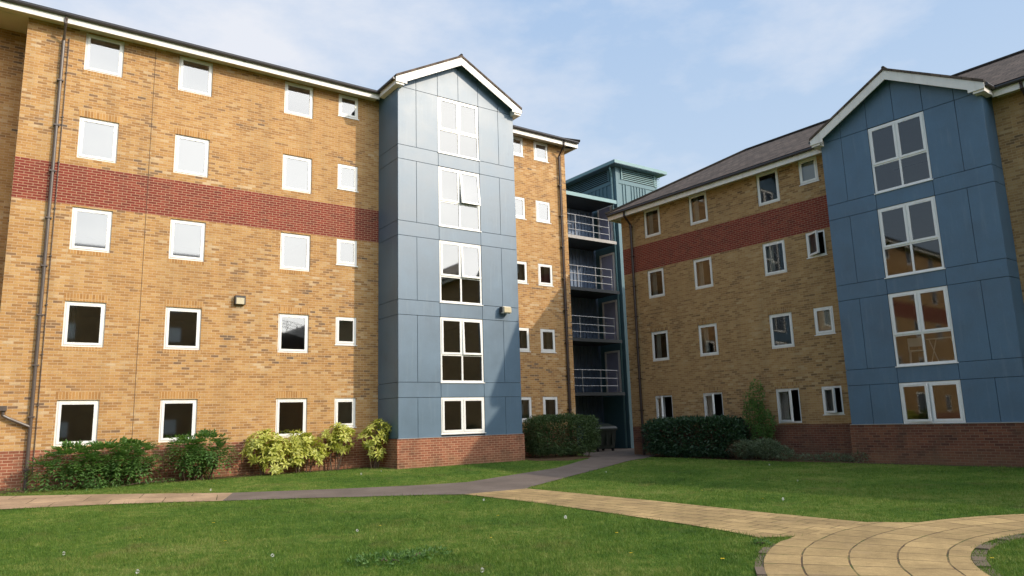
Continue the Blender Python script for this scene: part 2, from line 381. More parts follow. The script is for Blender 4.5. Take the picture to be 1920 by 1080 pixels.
def wall(parent, x0, x1, zs, y, holes, mats, depth=.1, depth_back=None):
    """brick wall in one plane with real openings; zs = [(z0,z1,name,mat),...]"""
    for (z0, z1, name, mat) in zs:
        f = MB(); hs = [h for h in holes if h[3] > z0 and h[2] < z1 and h[0] < x1 and h[1] > x0]
        us = sorted({x0, x1} | {q for h in hs for q in h[:2]}); vs = sorted({z0, z1} | {min(max(q, z0), z1) for h in hs for q in h[2:]})
        for a, b in zip(us, us[1:]):
            for c, d in zip(vs, vs[1:]):
                mx, mz = (a + b) / 2, (c + d) / 2
                if any(h[0] < mx < h[1] and h[2] < mz < h[3] for h in hs): continue
                f.quad((a, y, c), (b, y, c), (b, y, d), (a, y, d))
        for h in hs:
            c, d = max(h[2], z0), min(h[3], z1)
            f.quad((h[0], y, c), (h[0], y + depth, c), (h[0], y + depth, d), (h[0], y, d)); f.quad((h[1], y, c), (h[1], y, d), (h[1], y + depth, d), (h[1], y + depth, c))
            if h[2] >= z0: f.quad((h[0], y, h[2]), (h[1], y, h[2]), (h[1], y + depth, h[2]), (h[0], y + depth, h[2]))
            if h[3] <= z1: f.quad((h[0], y, h[3]), (h[0], y + depth, h[3]), (h[1], y + depth, h[3]), (h[1], y, h[3]))
        f.build(name, mat, parent)

def side_wall(f, x, y0, y1, z0, z1): f.quad((x, y0, z0), (x, y1, z0), (x, y1, z1), (x, y0, z1))

def interior(root, x0, x1, floors, parts, y0=.12, y1=4.6, bay=None, top=None):
    f = MB()
    for z in floors:
        f.box(x0 + .05, x1 - .05, y0, y1, z - .2, z)
        if bay: f.box(bay[0] + .06, bay[1] - .06, bay[2] + .08, y0 - .001, z - .2, z)
    for p in parts: f.box(p - .05, p + .05, y0, y1 - .001, -.2, top)
    f.box(x0 + .05, x1 - .05, y1, y1 + .1, -.2, top)
    return f.build('room_partition', M['room'], root)

# ---------------------------------------------------------------- bay with blue panels and a gable
def bay(root, uc, b, xl, xr, wx0, wx1, rows, ztop_e, za, hw, zbase, mat, kindrow, opens, pl_mat):
    """b = projection; rows = [(z0,z1)] of windows from the ground up"""
    gap = .013
    sl, sr = xl + .70, xr - .70
    y = -b
    slope = (za - ztop_e) / hw
    top_under = lambda x: za - .16 - slope * abs(x - uc)
    tiles = MB(); T = .03
    def tile(x0, x1, z0, z1, cut=False):
        x0 += gap / 2; x1 -= gap / 2; z0 += gap / 2; z1 -= gap / 2
        if not cut: tiles.box(x0, x1, y, y + T, z0, z1); return
        pts = [(x0, y, z0), (x1, y, z0), (x1, y, top_under(x1))]
        if x0 < uc < x1: pts.append((uc, y, top_under(uc)))
        pts.append((x0, y, top_under(x0)))
        if pts[2][2] > z0 + .02: tiles.prism(pts, (0, T, 0))
    xs = [xl, sl, wx0, wx1, sr, xr]
    prev = zbase
    for k, (z0, z1) in enumerate(rows):
        if z0 - prev > .1:
            for a, c in ((xl, wx0), (wx0, wx1), (wx1, xr)): tile(a, c, prev, z0)
        else: z0 = prev
        for a, c in ((xl, sl), (sl, wx0), (wx1, sr), (sr, xr)): tile(a, c, z0, z1)
        prev = z1
    for a, c in ((xl, sl), (sl, wx0), (wx0, uc), (uc, wx1), (wx1, sr), (sr, xr)): tile(a, c, prev, 0, True)
    # sides
    side = []
    prev = zbase
    for (z0, z1) in rows:
        if z0 - prev > .1: side.append((prev, z0)); prev = z0
        side.append((prev, z1)); prev = z1
    side.append((prev, ztop_e - .15))
    for (z0, z1) in side:
        tiles.box(xl, xl + T, y + T + .004, 0, z0 + gap / 2, z1 - gap / 2); tiles.box(xr - T, xr, y + T + .004, 0, z0 + gap / 2, z1 - gap / 2)
    cl = tiles.build('cladding', mat, root)
    bev = cl.modifiers.new('edge', 'BEVEL'); bev.width = .003; bev.segments = 1
    back = MB()
    holes = [(wx0, wx1, z0, z1) for z0, z1 in rows]
    us = [xl + .02, wx0, wx1, xr - .02]; vs = sorted({zbase, ztop_e} | {q for h in holes for q in h[2:]})
    for a, c in zip(us, us[1:]):
        for d, e in zip(vs, vs[1:]):
            mx, mz = (a + c) / 2, (d + e) / 2
            if any(h[0] < mx < h[1] and h[2] < mz < h[3] for h in holes): continue
            back.quad((a, y + T + .01, d), (c, y + T + .01, d), (c, y + T + .01, e), (a, y + T + .01, e))
    back.quad((xl + .02, y + T + .01, ztop_e), (xr - .02, y + T + .01, ztop_e), (uc, y + T + .01, za - .18))
    for x in (xl + .04, xr - .04): side_wall(back, x, y + T + .01, .0, zbase, ztop_e)
    for h in holes:
        back.quad((h[0], y, h[2]), (h[0], y + .1, h[2]), (h[0], y + .1, h[3]), (h[0], y, h[3])); back.quad((h[1], y, h[2]), (h[1], y, h[3]), (h[1], y + .1, h[3]), (h[1], y + .1, h[2]))
        back.quad((h[0], y, h[3]), (h[0], y + .1, h[3]), (h[1], y + .1, h[3]), (h[1], y, h[3])); back.quad((h[0], y, h[2]), (h[1], y, h[2]), (h[1], y + .1, h[2]), (h[0], y + .1, h[2]))
    back.build('cladding_backing', M['gap'], root)
    MB().box(xl - .02, xr + .02, y - .045, y + .05, zbase - .012, zbase + .004).build('flashing', M['rail'], root)
    for k, (z0, z1) in enumerate(rows):
        window(root, kindrow[k], wx0 + .005, wx1 - .005, z0 + .005, z1 - .01, y + .015, sill=True, opens=opens.get(k))
    # plinth
    wall(root, xl - .05, xr + .05, [(-.3, zbase - .014, 'plinth', pl_mat)], y - .03, [], None)
    sd = MB(); side_wall(sd, xl - .05, y - .03, -.002, -.3, zbase - .014); side_wall(sd, xr + .05, y - .03, -.002, -.3, zbase - .014)
    sd.quad((xl - .05, y - .03, zbase - .014), (xr + .05, y - .03, zbase - .014), (xr + .05, 0, zbase - .014), (xl - .05, 0, zbase - .014)); sd.build('plinth', pl_mat, root)
    # gable roof: slabs, bargeboards, boxed ends, side fascias
    yf = y - .30; yb = 3.2; th = .075
    me = bpy.data.meshes.new('gable_roof'); vs_ = []; fs_ = []; uvs = []
    for sg in (-1, 1):
        i = len(vs_)
        e = (uc + sg * hw, ztop_e); a = (uc, za)
        vs_ += [(a[0], yf - .03, a[1]), (a[0], yb, a[1]), (e[0], yb, e[1]), (e[0], yf - .03, e[1])]
        vs_ += [(a[0], yf - .03, a[1] - th), (a[0], yb, a[1] - th), (e[0], yb, e[1] - th), (e[0], yf - .03, e[1] - th)]
        for q in ((0, 1, 2, 3), (7, 6, 5, 4), (0, 3, 7, 4), (3, 2, 6, 7)):
            fs_.append([i + k for k in q])
            sl_len = math.hypot(hw, za - ztop_e)
            for k in q:
                kk = k % 4; uvs.append(((yf if kk in (0, 3) else yb), (sl_len if kk in (0, 1) else 0)))
    me.from_pydata(vs_, [], fs_); me.uv_layers.new().data.foreach_set('uv', [c for q in uvs for c in q]); me.materials.append(M['tile'])
    rf = put('gable_roof', me, root)
    MB().tube([(uc, yf - .02, za + .01), (uc, yb, za + .01)], .05, 8).build('ridge_tile', M['tile'], rf)
    bb = MB(); bd = .30
    for sg in (-1, 1):
        a = (uc, za - th - .004); e = (uc + sg * (hw - .01), ztop_e - th - .004)
        bb.prism([(a[0], yf, a[1]), (e[0], yf, e[1]), (e[0], yf, e[1] - bd * .55), (e[0] - sg * .42, yf, e[1] - bd * .55), (e[0] - sg * .42, yf, e[1] + slope * .42 - bd), (a[0], yf, a[1] - bd)] if sg > 0 else
                 [(a[0], yf, a[1] - bd), (e[0] + .42, yf, e[1] + slope * .42 - bd), (e[0] + .42, yf, e[1] - bd * .55), (e[0], yf, e[1] - bd * .55), (e[0], yf, e[1]), (a[0], yf, a[1])], (0, .035, 0))
    bb.build('bargeboard', M['fascia'], rf)
    for sg in (-1, 1):
        bx = MB()
        x1 = uc + sg * (hw - .03); x0 = (xl if sg < 0 else xr) + sg * .005
        a, c = sorted((x0 - sg * .12, x1))
        bx.box(a, c, yf + .036, y - .004, ztop_e - .31, ztop_e - th - .03)   # boxed end in front of the panels
        a, c = sorted((x0, x1))
        bx.box(a, c, y - .003, -.44, ztop_e - .31, ztop_e - th - .03)
        bx.build('eaves_box', M['fascia'], rf)
    so = MB()
    for sg in (-1, 1):
        so.quad((uc, yf + .036, za - th - .02), (uc + sg * (hw - .2), yf + .036, ztop_e - th - .02 + slope * .2), (uc + sg * (hw - .2), y + .02, ztop_e - th - .02 + slope * .2), (uc, y + .02, za - th - .02))
    so.build('soffit', M['soffit'], rf)
    for sg in (-1, 1): MB().tube([(uc + sg * (hw + .03), yf + .05, ztop_e - .12), (uc + sg * (hw + .03), -.52, ztop_e - .12)], .05, 8).build('gutter', M['gutter'], rf)

def hip_roof(root, x0, x1, ye, yr, yb, ze, zr, hip0=True, hip1=True, name='roof'):
    """eave line y=ye at height ze, ridge at yr"""
    run = yr - ye; a = x0 + (run if hip0 else 0); b = x1 - (run if hip1 else 0); sl = math.hypot(run, zr - ze)
    V = [(x0, ye, ze), (x1, ye, ze), (b, yr, zr), (a, yr, zr), (x0, yb, ze), (x1, yb, ze)]
    F = [(0, 1, 2, 3), (5, 4, 3, 2), (4, 0, 3), (1, 5, 2)]
    U = [(x0, 0), (x1, 0), (b, sl), (a, sl)] + [(x1, 0), (x0, 0), (a, sl), (b, sl)] + [(yb, 0), (ye, 0), (yr, sl)] + [(ye, 0), (yb, 0), (yr, sl)]
    me = bpy.data.meshes.new(name); me.from_pydata(V, [], F); me.uv_layers.new().data.foreach_set('uv', [c for q in U for c in q]); me.materials.append(M['tile'])
    o = put(name, me, root)
    t = MB(); t.tube([(a, yr, zr + .02), (b, yr, zr + .02)], .07, 8)
    if hip0: t.tube([(x0, ye, ze + .03), (a, yr, zr + .03)], .06, 8)
    if hip1: t.tube([(x1, ye, ze + .03), (b, yr, zr + .03)], .06, 8)
    t.build('ridge_tile', M['tile'], o); return o

def eaves(root, spans, zf0, zf1, ends=()):
    f = MB(); g = MB(); s_ = MB()
    for a, b in spans:
        f.box(a, b, -.42, -.395, zf0, zf1); s_.box(a, b, -.394, -.002, zf0 + .09, zf0 + .105)
        g.tube([(a, -.475, zf1 - .005), (b, -.475, zf1 - .005)], .055, 8)
        g.box(a, b, -.47, -.425, zf1 + .035, zf1 + .06)
    f.build('fascia', M['fascia'], root); s_.build('soffit', M['soffit'], root); g.build('gutter', M['gutter'], root)

# ================================================================ WING ON THE LEFT
lw = empty('brick_apartment_building', PL(0, 0), AL)
tag(lw, 'sunlit five-storey buff brick block with a red brick band and pale blue gabled bay', 'apartment building')
WZ = [(1.27, 2.46), (3.88, 5.11), (6.53, 7.74), (9.16, 10.38), (11.79, 12.93)]
SZ = [(1.53, 2.45), (4.19, 5.11), (6.87, 7.75), (9.50, 10.39), (12.13, 12.93)]
BZ = [(1.21, 2.40), (2.89, 5.08), (5.58, 7.74), (8.24, 10.40), (10.90, 13.00)]
LC = [(1.40, 2.38, 0), (3.89, 4.87, 0), (7.14, 8.12, 0), (9.02, 9.74, 1), (16.20, 16.92, 1), (17.47, 18.20, 1)]
BXL, BXR, BB = 10.53, 15.36, 1.5
holes = []
for a, b, sm in LC:
    for k in range(5): holes.append((a, b, *(SZ if sm else WZ)[k]))
LZ = [(-.3, 1.20, 'plinth', M['plinth']), (1.20, 7.78, 'wall', M['buff']), (7.78, 8.92, 'brick_band', M['red']), (8.92, 13.0, 'wall', M['buff'])]
wall(lw, 0, 3.215, LZ, 0, holes, None); wall(lw, 3.23, BXL + .1, LZ, 0, holes, None)
LZ2 = [(-.3, 1.20, 'plinth', M['plinth']), (1.20, 13.0, 'wall', M['buff'])]
wall(lw, BXR - .1, 19.1, LZ2, 0, holes, None)
MB().box(3.212, 3.233, .004, .03, -.3, 13).build('movement_joint', M['stem'], lw)
# ends, recess on the far left and the stretch beyond it
e = MB(); side_wall(e, 19.1, 0, 8.8, -.3, 13); side_wall(e, 0, 0, 1.05, -.3, 13)
e.quad((-1.3, 1.05, -.3), (0, 1.05, -.3), (0, 1.05, 13), (-1.3, 1.05, 13)); side_wall(e, -1.3, 0, 1.05, -.3, 13)
side_wall(e, -26, 0, 8.8, -.3, 13)
e.quad((-26, 8.8, -.3), (19.1, 8.8, -.3), (19.1, 8.8, 13), (-26, 8.8, 13))
e.build('end_wall', M['buff'], lw)
FARC = [-3.6, -7.2, -11.0, -15.0, -19.2]
wall(lw, -26, -1.3, LZ, 0, [(a, a + .98, *z) for a in FARC for z in WZ], None)
MB().box(-1.3, 0, .004, 1.05, 12.955, 12.975).build('soffit', M['soffit'], lw)
LOPEN = {}
for ci, (a, b, sm) in enumerate(LC):
    for k in range(5):
        z0, z1 = (SZ if sm else WZ)[k]
        cur = None
        if ci == 1 and k == 4: cur = 'l'
        if ci == 0 and k in (1,): cur = 'l'
        if ci in (4, 5) and k in (1, 2, 0): cur = 'r'
        if ci == 3 and k in (0, 1): cur = 'f'
        if sm: window(lw, 'single', a, b, z0, z1, .02, sill=True, curtain=cur)
        else: window(lw, 'single', a, b, z0, z1, .045, soldier='soldier', lintel=k in (0, 1, 3), rowlock=k in (1, 2, 4), sill=False, curtain=cur)
for a in FARC:
    for k in range(5): window(lw, 'single', a, a + .98, *WZ[k], .045, soldier='soldier')
interior(lw, -26, -1.25, [2.64 * k + .24 for k in range(6)], [-1.5, -5.5, -9, -13, -17, -22], top=13.1)
interior(lw, .0, 19.1, [2.64 * k + .24 for k in range(6)], [.1, 3.1, 6.0, 8.6, 10.62, 15.25, 17.2, 18.9], bay=(BXL, BXR, -BB), top=13.1)
bay(lw, 12.94, BB, BXL, BXR, 12.09, 13.79, BZ, 13.24, 14.66, 2.63, 1.12, M['clad'], ['pair', 'quad', 'quad', 'quad', 'quad'],
    {3: (0, .11), 2: (0, .05), 1: (.0, .04)}, M['plinth'])
eaves(lw, [(-26, 12.94 - 2.63 + .05), (12.94 + 2.63 - .05, 19.5)], 12.87, 13.09)
MB().box(19.1, 19.5, -.393, 9.2, 12.96, 12.975).box(19.475, 19.5, -.393, 9.2, 12.87, 13.09).build('fascia', M['fascia'], lw)
hip_roof(lw, -26, 19.58, -.50, 4.4, 9.3, 13.15, 14.82, hip0=False)
def downpipe(root, x, ztop, zbot, mat, hopper=False, branch=None, y=-.085, r=.045, thin=True):
    p = MB(); p.tube([(x, -.46, ztop + .28), (x, -.46, ztop + .12), (x, y, ztop - .25), (x, y, zbot)], r, 10)
    if thin: p.tube([(x + .13, -.03, ztop - .1), (x + .13, -.03, zbot + .35)], .012, 6)
    o = p.build('downpipe', mat, root, smooth=False)
    b = MB(); z = zbot + .5
    while z < ztop - .3:
        b.box(x - .075, x + .075, y - .055, y + .07, z, z + .035)
        if thin: b.box(x + .1, x + .155, -.05, -.002, z + .3, z + .32)
        z += 1.32
    b.build('pipe_clip', mat, o)
    if branch: MB().tube(branch, .042, 10).box(branch[0][0] - .10, branch[0][0] + .07, -.20, -.02, branch[0][2], branch[0][2] + .12).build('branch_pipe', mat, o)
    return o
downpipe(lw, .86, 12.72, .2, M['pipe'], branch=[(.26, -.11, 2.20), (.26, -.11, 2.08), (.40, -.10, 2.0), (.86, -.085, 1.78)])
downpipe(lw, 18.72, 12.72, .1, M['pipe_dark'])

# ================================================================ WING ON THE RIGHT
GL['m'] = 'glass_plain'
rw = empty('brick_apartment_building', PR(0, 0), AR)
tag(rw, 'shaded four-storey brown brick block with a deep blue gabled bay and tiled roof', 'apartment building')
dz = -.06
WR = [(a + dz, b + dz) for a, b in WZ[:3]] + [(9.10, 10.33)]; SR = [(a + dz, b + dz) for a, b in SZ[:3]] + [(9.44, 10.33)]; BR = [(1.15, 2.34), (2.83, 5.03), (5.53, 7.71), (8.21, 10.36)]
RC = [(-20.50, -19.60, 0), (-18.07, -17.17, 0), (-14.91, -14.00, 0), (-13.18, -12.48, 1)]
RXL, RXR, RB = -11.86, -7.03, .79
holes = []
for a, b, sm in RC:
    for k in range(4): holes.append((a, b, *(SR if sm else WR)[k]))
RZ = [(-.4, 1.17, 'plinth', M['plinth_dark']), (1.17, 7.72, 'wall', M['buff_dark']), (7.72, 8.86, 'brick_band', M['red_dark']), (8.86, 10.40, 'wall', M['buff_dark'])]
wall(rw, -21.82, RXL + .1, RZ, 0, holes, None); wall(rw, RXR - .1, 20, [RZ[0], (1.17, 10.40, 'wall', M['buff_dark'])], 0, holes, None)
e = MB(); side_wall(e, -21.82, 0, 8, -.3, 10.4); side_wall(e, 20, 0, 8, -.3, 10.4); e.quad((-21.82, 8, -.3), (20, 8, -.3), (20, 8, 10.4), (-21.82, 8, 10.4)); e.build('end_wall', M['buff_dark'], rw)
for ci, (a, b, sm) in enumerate(RC):
    for k in range(4):
        z0, z1 = (SR if sm else WR)[k]
        op = 0
        if k == 0: op = (.62, .55, .5, .55)[ci]
        if ci == 3 and k == 2: op = .55
        cur = {0: 'l', 1: 'l', 2: 'l' if k != 1 else None, 3: 'f' if k in (1, 3) else 'l'}[ci]
        if k == 3 and ci == 2: cur = None
        if sm: window(rw, 'single', a, b, z0, z1, .02, sill=True, opening=op, curtain=cur)
        else: window(rw, 'single', a, b, z0, z1, .045, soldier='soldier_dark', lintel=k in (0, 1), rowlock=k in (1, 3), opening=op, curtain=cur)
interior(rw, -21.8, -6, [2.64 * k + .18 for k in range(5)], [-21.6, -19, -16.2, -13.6, -11.95, -7.1], bay=(RXL, RXR, -RB), top=10.5)
bay(rw, -9.445, RB, RXL, RXR, -10.28, -8.59, BR, 10.56, 12.01, 2.62, 1.15, M['clad_dark'], ['pair', 'quad', 'quad', 'quad'], {0: (.12, 0)}, M['plinth_dark'])
eaves(rw, [(-22.2, -9.445 - 2.57), (-9.445 + 2.57, 20.4)], 10.22, 10.45)
MB().box(-22.225, -22.2, -.42, 8.4, 10.22, 10.45).box(-22.2, -21.82, -.39, 8.4, 10.32, 10.335).build('fascia', M['fascia'], rw)
hip_roof(rw, -22.28, 20.5, -.50, 4.0, 8.5, 10.52, 13.07)
downpipe(rw, -21.2, 10.1, .0, M['pipe_dark'], thin=False, r=.055)
downpipe(rw, -6.15, 10.1, .0, M['pipe_dark'], thin=False)

# ================================================================ TEAL STAIR TOWER WITH DECKS
tw = empty('stair_tower', PL(0, 0), AL)
tag(tw, 'teal ribbed stair tower with louvred top and open access decks between the two brick blocks', 'stair tower')
CX, CY = 26.5, 4.6
def ribs(f, p0, p1, z0, z1, step, w=.05, d=.045, skip=()):
    a = Vector(p0); b = Vector(p1); L = (b - a).length; t = (b - a) / L; nrm = Vector((t.y, -t.x, 0)); n = int(L / step)
    for k in range(n + 1):
        if k in skip: continue
        q = a + t * (k * step + .1)
        if k * step + .1 + w > L: break
        m = [q, q + t * w, q + t * w + nrm * d, q + nrm * d]
        f.prism([(v.x, v.y, z0) for v in m], (0, 0, z1 - z0))
w1 = MB(); w1.quad((CX, CY, -.2), (29.6, CY, -.2), (29.6, CY, 14.9), (CX, CY, 14.9))
w1.quad((29.6, CY, -.2), (29.6, 13, -.2), (29.6, 13, 14.9), (29.6, CY, 14.9)); w1.quad((CX, CY, -.2), (CX, CY, 14.9), (CX, 13, 14.9), (CX, 13, -.2)); w1.quad((CX, 13, -.2), (CX, 13, 14.9), (29.6, 13, 14.9), (29.6, 13, -.2))
ribs(w1, (CX + .35, CY - .002, 0), (29.6, CY - .002, 0), 9, 14.0, .215, .035, .04, skip=(2, 9, 10))
ribs(w1, (CX - .002, 13, 0), (CX - .002, CY + .5, 0), 13.1, 14.0, .3)
w1.build('wall', M['teal'], tw)
bw = MB(); bw.quad((19.1, 6.5, -.2), (CX, 6.5, -.2), (CX, 6.5, 12.8), (19.1, 6.5, 12.8)); ribs(bw, (19.2, 6.498, 0), (CX - .05, 6.498, 0), 0, 12.75, .24, .05, .05)
bw.build('rear_wall', M['navy'], tw)
tr = MB(); tr.box(CX - .03, CX + .16, CY - .035, CY + .16, 0, 14.88); tr.box(CX + .17, 29.62, CY - .03, CY - .004, 13.98, 14.2); tr.box(CX - .03, CX - .004, CY + .17, 12.9, 13.98, 14.16)
tr.box(29.5, 29.64, CY - .04, CY + .1, 9, 14.88); tr.build('corner_trim', M['teal'], tw)
lv = MB(); 
for k in range(6):
    z = 14.24 + k * .105
    lv.prism([(CX + .42, CY - .06, z), (CX + .42, CY - .055, z + .035), (CX + .42, CY - .005, z + .075), (CX + .42, CY - .005, z + .04)], (2.95, 0, 0))
lv.box(CX + .36, CX + .42, CY - .07, CY - .003, 14.2, 14.88); lv.box(29.40, 29.46, CY - .07, CY - .003, 14.2, 14.88)
lv.build('louvre', M['teal_trim'], tw)
MB().quad((CX + .42, CY - .003, 14.2), (29.4, CY - .003, 14.2), (29.4, CY - .003, 14.88), (CX + .42, CY - .003, 14.88)).build('louvre_backing', M['dark'], tw)
lv = MB()
for k in range(6):
    z = 14.24 + k * .105
    for (a, b) in ((CY + .55, 8.6), (8.75, 12.8)):
        lv.prism([(CX - .06, a, z), (CX - .055, a, z + .035), (CX - .005, a, z + .075), (CX - .005, a, z + .04)], (0, b - a, 0))
lv.box(CX - .07, CX - .003, CY + .47, CY + .55, 14.2, 14.88); lv.box(CX - .07, CX - .003, 8.6, 8.75, 14.2, 14.88)
lv.build('louvre', M['teal'], tw)
MB().quad((CX - .003, CY + .55, 14.2), (CX - .003, 12.8, 14.2), (CX - .003, 12.8, 14.88), (CX - .003, CY + .55, 14.88)).build('louvre_backing', M['dark'], tw)
rf = MB(); rf.box(CX - .5, 30.0, CY - .5, 13.4, 14.89, 15.06); rf.build('roof', M['teal_trim'], tw)
MB().prism([(CX - .42, CY - .42, 15.065), (29.92, CY - .42, 15.065), (29.92, 13.3, 15.065), (CX - .42, 13.3, 15.065)], (0, 0, .03)).build('roof_covering', M['tile'], tw)
MB().box(CX - .48, 29.98, CY - .48, 13.38, 14.87, 14.888).build('roof_soffit', M['navy'], tw)
MB().tube([(CX - .3, CY + .1, 14.95), (CX - .3, CY + .1, 14.7), (CX - .1, CY + .22, 14.35), (CX - .1, CY + .22, 0)], .05, 8).build('downpipe', M['teal_trim'], tw)
FZ = [2.80, 5.46, 8.02, 10.68]
for k, z in enumerate(FZ):
    dk = MB().box(19.12, CX - .20, CY + .03, 6.49, z - .12, z).build('deck', M['deck'], tw)
    MB().box(19.12, CX - .20, CY, CY + .028, z - .14, z + .02).build('deck_edge', M['deck_edge' if k == 3 else 'deck'], dk)  # sunlight on the top deck edge is put into its paler colour
    ra = MB()
    xs = [20.2, 21.35, 22.5, 23.55, 24.75, 25.85]
    for x in xs: ra.tube([(x, CY + .06, z), (x, CY + .06, z + 1.12)], .018, 6)
    for h in (.34, .72, 1.12): ra.tube([(19.15, CY + .06, z + h), (25.87, CY + .06, z + h)], .016, 6)
    if k == 3: ra.tube([(19.2, CY + .14, z + .12), (23.35, CY + .14, z + .12), (23.35, CY + .14, z + .62), (19.2, CY + .14, z + .62)], .018, 6)
    ra.build('railing', M['rail'], dk)
    # door in the tower's side
    d = MB().box(CX - .035, CX - .008, 5.12, 6.02, z + .01, z + 2.1).build('door', M['door'], tw)
    f = MB(); f.box(CX - .075, CX - .006, 5.02, 5.115, z + .005, z + 2.20); f.box(CX - .075, CX - .006, 6.025, 6.12, z + .005, z + 2.20); f.box(CX - .075, CX - .006, 5.115, 6.025, z + 2.105, z + 2.20)
    f.build('door_frame', M['pvc'], d)
    MB().box(CX - .10, CX - .036, 5.88, 5.92, z + 1.0, z + 1.13).box(CX - .12, CX - .10, 5.80, 5.92, z + 1.08, z + 1.1).build('handle', M['rail'], d)
cn = MB().box(19.12, CX - .15, CY - .08, 6.49, 12.78, 12.86).build('canopy', M['deck'], tw)
MB().box(19.12, CX - .15, CY - .11, CY - .082, 12.74, 12.93).build('canopy_fascia', M['teal_trim'], cn)

# ================================================================ BLOCKS ACROSS THE COURT (seen only in the window glass)
ob = empty('apartment_building', PL(0, -46), AL)
tag(ob, 'brown brick block across the court, mirrored dark in the lower windows', 'apartment building')
f = MB(); f.box(-24, 15, -9, 0, -.3, 15.5); f.build('wall', M['buff_dark'], ob); MB().box(-24.3, 15.3, -.0, .35, 15.2, 15.55).build('fascia', M['fascia'], ob)
r_ = MB(); r_.prism([(-24.4, .5, 15.56), (-24.4, -4.5, 18.1), (-24.4, -9.5, 15.56)], (39.8, 0, 0)); r_.build('roof', M['gutter'], ob)
f = MB()
for x in range(-20, 14, 4):
    for z in WZ: f.box(x, x + 1.1, .002, .05, z[0], z[1])
f.build('window', M['pvc'], ob)
lb = empty('round_roofed_building', PL(0, -46), AL)
tag(lb, 'low building with curved dark roof and roof railing, mirrored in the third column window', 'building')
MB().box(14, 29, -9, -.2, -.3, 8.0).build('wall', M['buff_dark'], lb)
MB().box(24.2, 29, -6, .3, 7.9, 11.2).build('stair_head', M['gutter'], lb)
r_ = MB(); pr = [(14 + 15 * k / 16, .0, 8.0 + 2.5 * math.sin(math.pi * min(1, k / 16 * 1.05))) for k in range(17)]
r_.prism(pr, (0, -9.2, 0)); r_.build('roof', M['gutter'], lb)
r_ = MB()
for k in range(17): x, y_, z = pr[k]; r_.tube([(x, .1, z), (x, .1, z + 1.1)], .04, 5)
for h in (.5, .8, 1.1): r_.tube([(x, .1, z + h) for x, y_, z in pr], .035, 5)
r_.build('roof_railing', M['gutter'], lb)

# ================================================================ WALL LIGHTS, BIN
la = empty('bulkhead_light', PL(5.93, 0, 5.40), AL)
tag(la, 'small boxy bulkhead light with dark hood on the sunlit brick wall', 'wall light')
MB().box(-.15, .15, -.16, -.003, .10, .16).box(-.15, -.12, -.16, -.003, -.11, .10).box(.12, .15, -.16, -.003, -.11, .10).box(-.12, .12, -.03, -.003, -.11, .10).build('hood', M['lamp_dark'], la)
MB().box(-.118, .118, -.15, -.032, -.10, .095).build('lens', M['lens'], la)
lc = empty('floodlight', PL(14.66, -BB, 5.45), AL)
tag(lc, 'white floodlight with glass front fixed on the blue panelled bay', 'floodlight')
f = MB(); f.box(-.05, .05, -.10, -.003, -.06, .06); f.prism([(-.16, -.10, -.12), (-.16, -.25, -.14), (-.16, -.25, .11), (-.16, -.10, .14)], (.32, 0, 0)); fb = f.build('housing', M['fascia'], lc)
MB().prism([(-.15, -.254, -.13), (-.15, -.32, -.11), (-.15, -.31, .06), (-.15, -.254, .10)], (.30, 0, 0)).build('lens', M['lens'], lc)
MB().box(-.19, -.163, -.22, -.06, -.10, .10).box(.163, .19, -.22, -.06, -.10, .10).build('bracket', M['lamp_dark'], lc)

bn = empty('wheeled_bin', PL(23.9, 4.0, .0), AL)
tag(bn, 'large dark lidded bin standing in the passage beneath the lowest deck', 'bin')
f = MB()
for (x0, x1, z0, z1) in ((-.62, .62, .14, 1.05),):
    f.prism([(x0 + .08, -.42, z0), (x1 - .08, -.42, z0), (x1 - .08, .42, z0), (x0 + .08, .42, z0)], (0, 0, .02))
    f.quad((x0 + .08, -.42, z0), (x1 - .08, -.42, z0), (x1, -.5, z1), (x0, -.5, z1)); f.quad((x0 + .08, .42, z0), (x0, .5, z1), (x1, .5, z1), (x1 - .08, .42, z0))
    f.quad((x0 + .08, -.42, z0), (x0, -.5, z1), (x0, .5, z1), (x0 + .08, .42, z0)); f.quad((x1 - .08, -.42, z0), (x1 - .08, .42, z0), (x1, .5, z1), (x1, -.5, z1))
for x in (-.35, 0, .35): f.box(x - .03, x + .03, -.49, -.44, .3, .98)
f.box(-.66, .66, -.54, -.50, .98, 1.06)
f.build('body', M['bin'], bn)
MB().prism([(-.66, -.54, 1.07), (-.66, .5, 1.07), (-.66, .5, 1.22), (-.66, .1, 1.30), (-.66, -.45, 1.16)], (1.32, 0, 0)).build('lid', M['bin'], bn)
for x in (-.48, .48):
    for y in (-.34, .34): MB().tube([(x - .025, y, .08), (x + .025, y, .08)], .08, 12).build('wheel', M['dark'], bn)

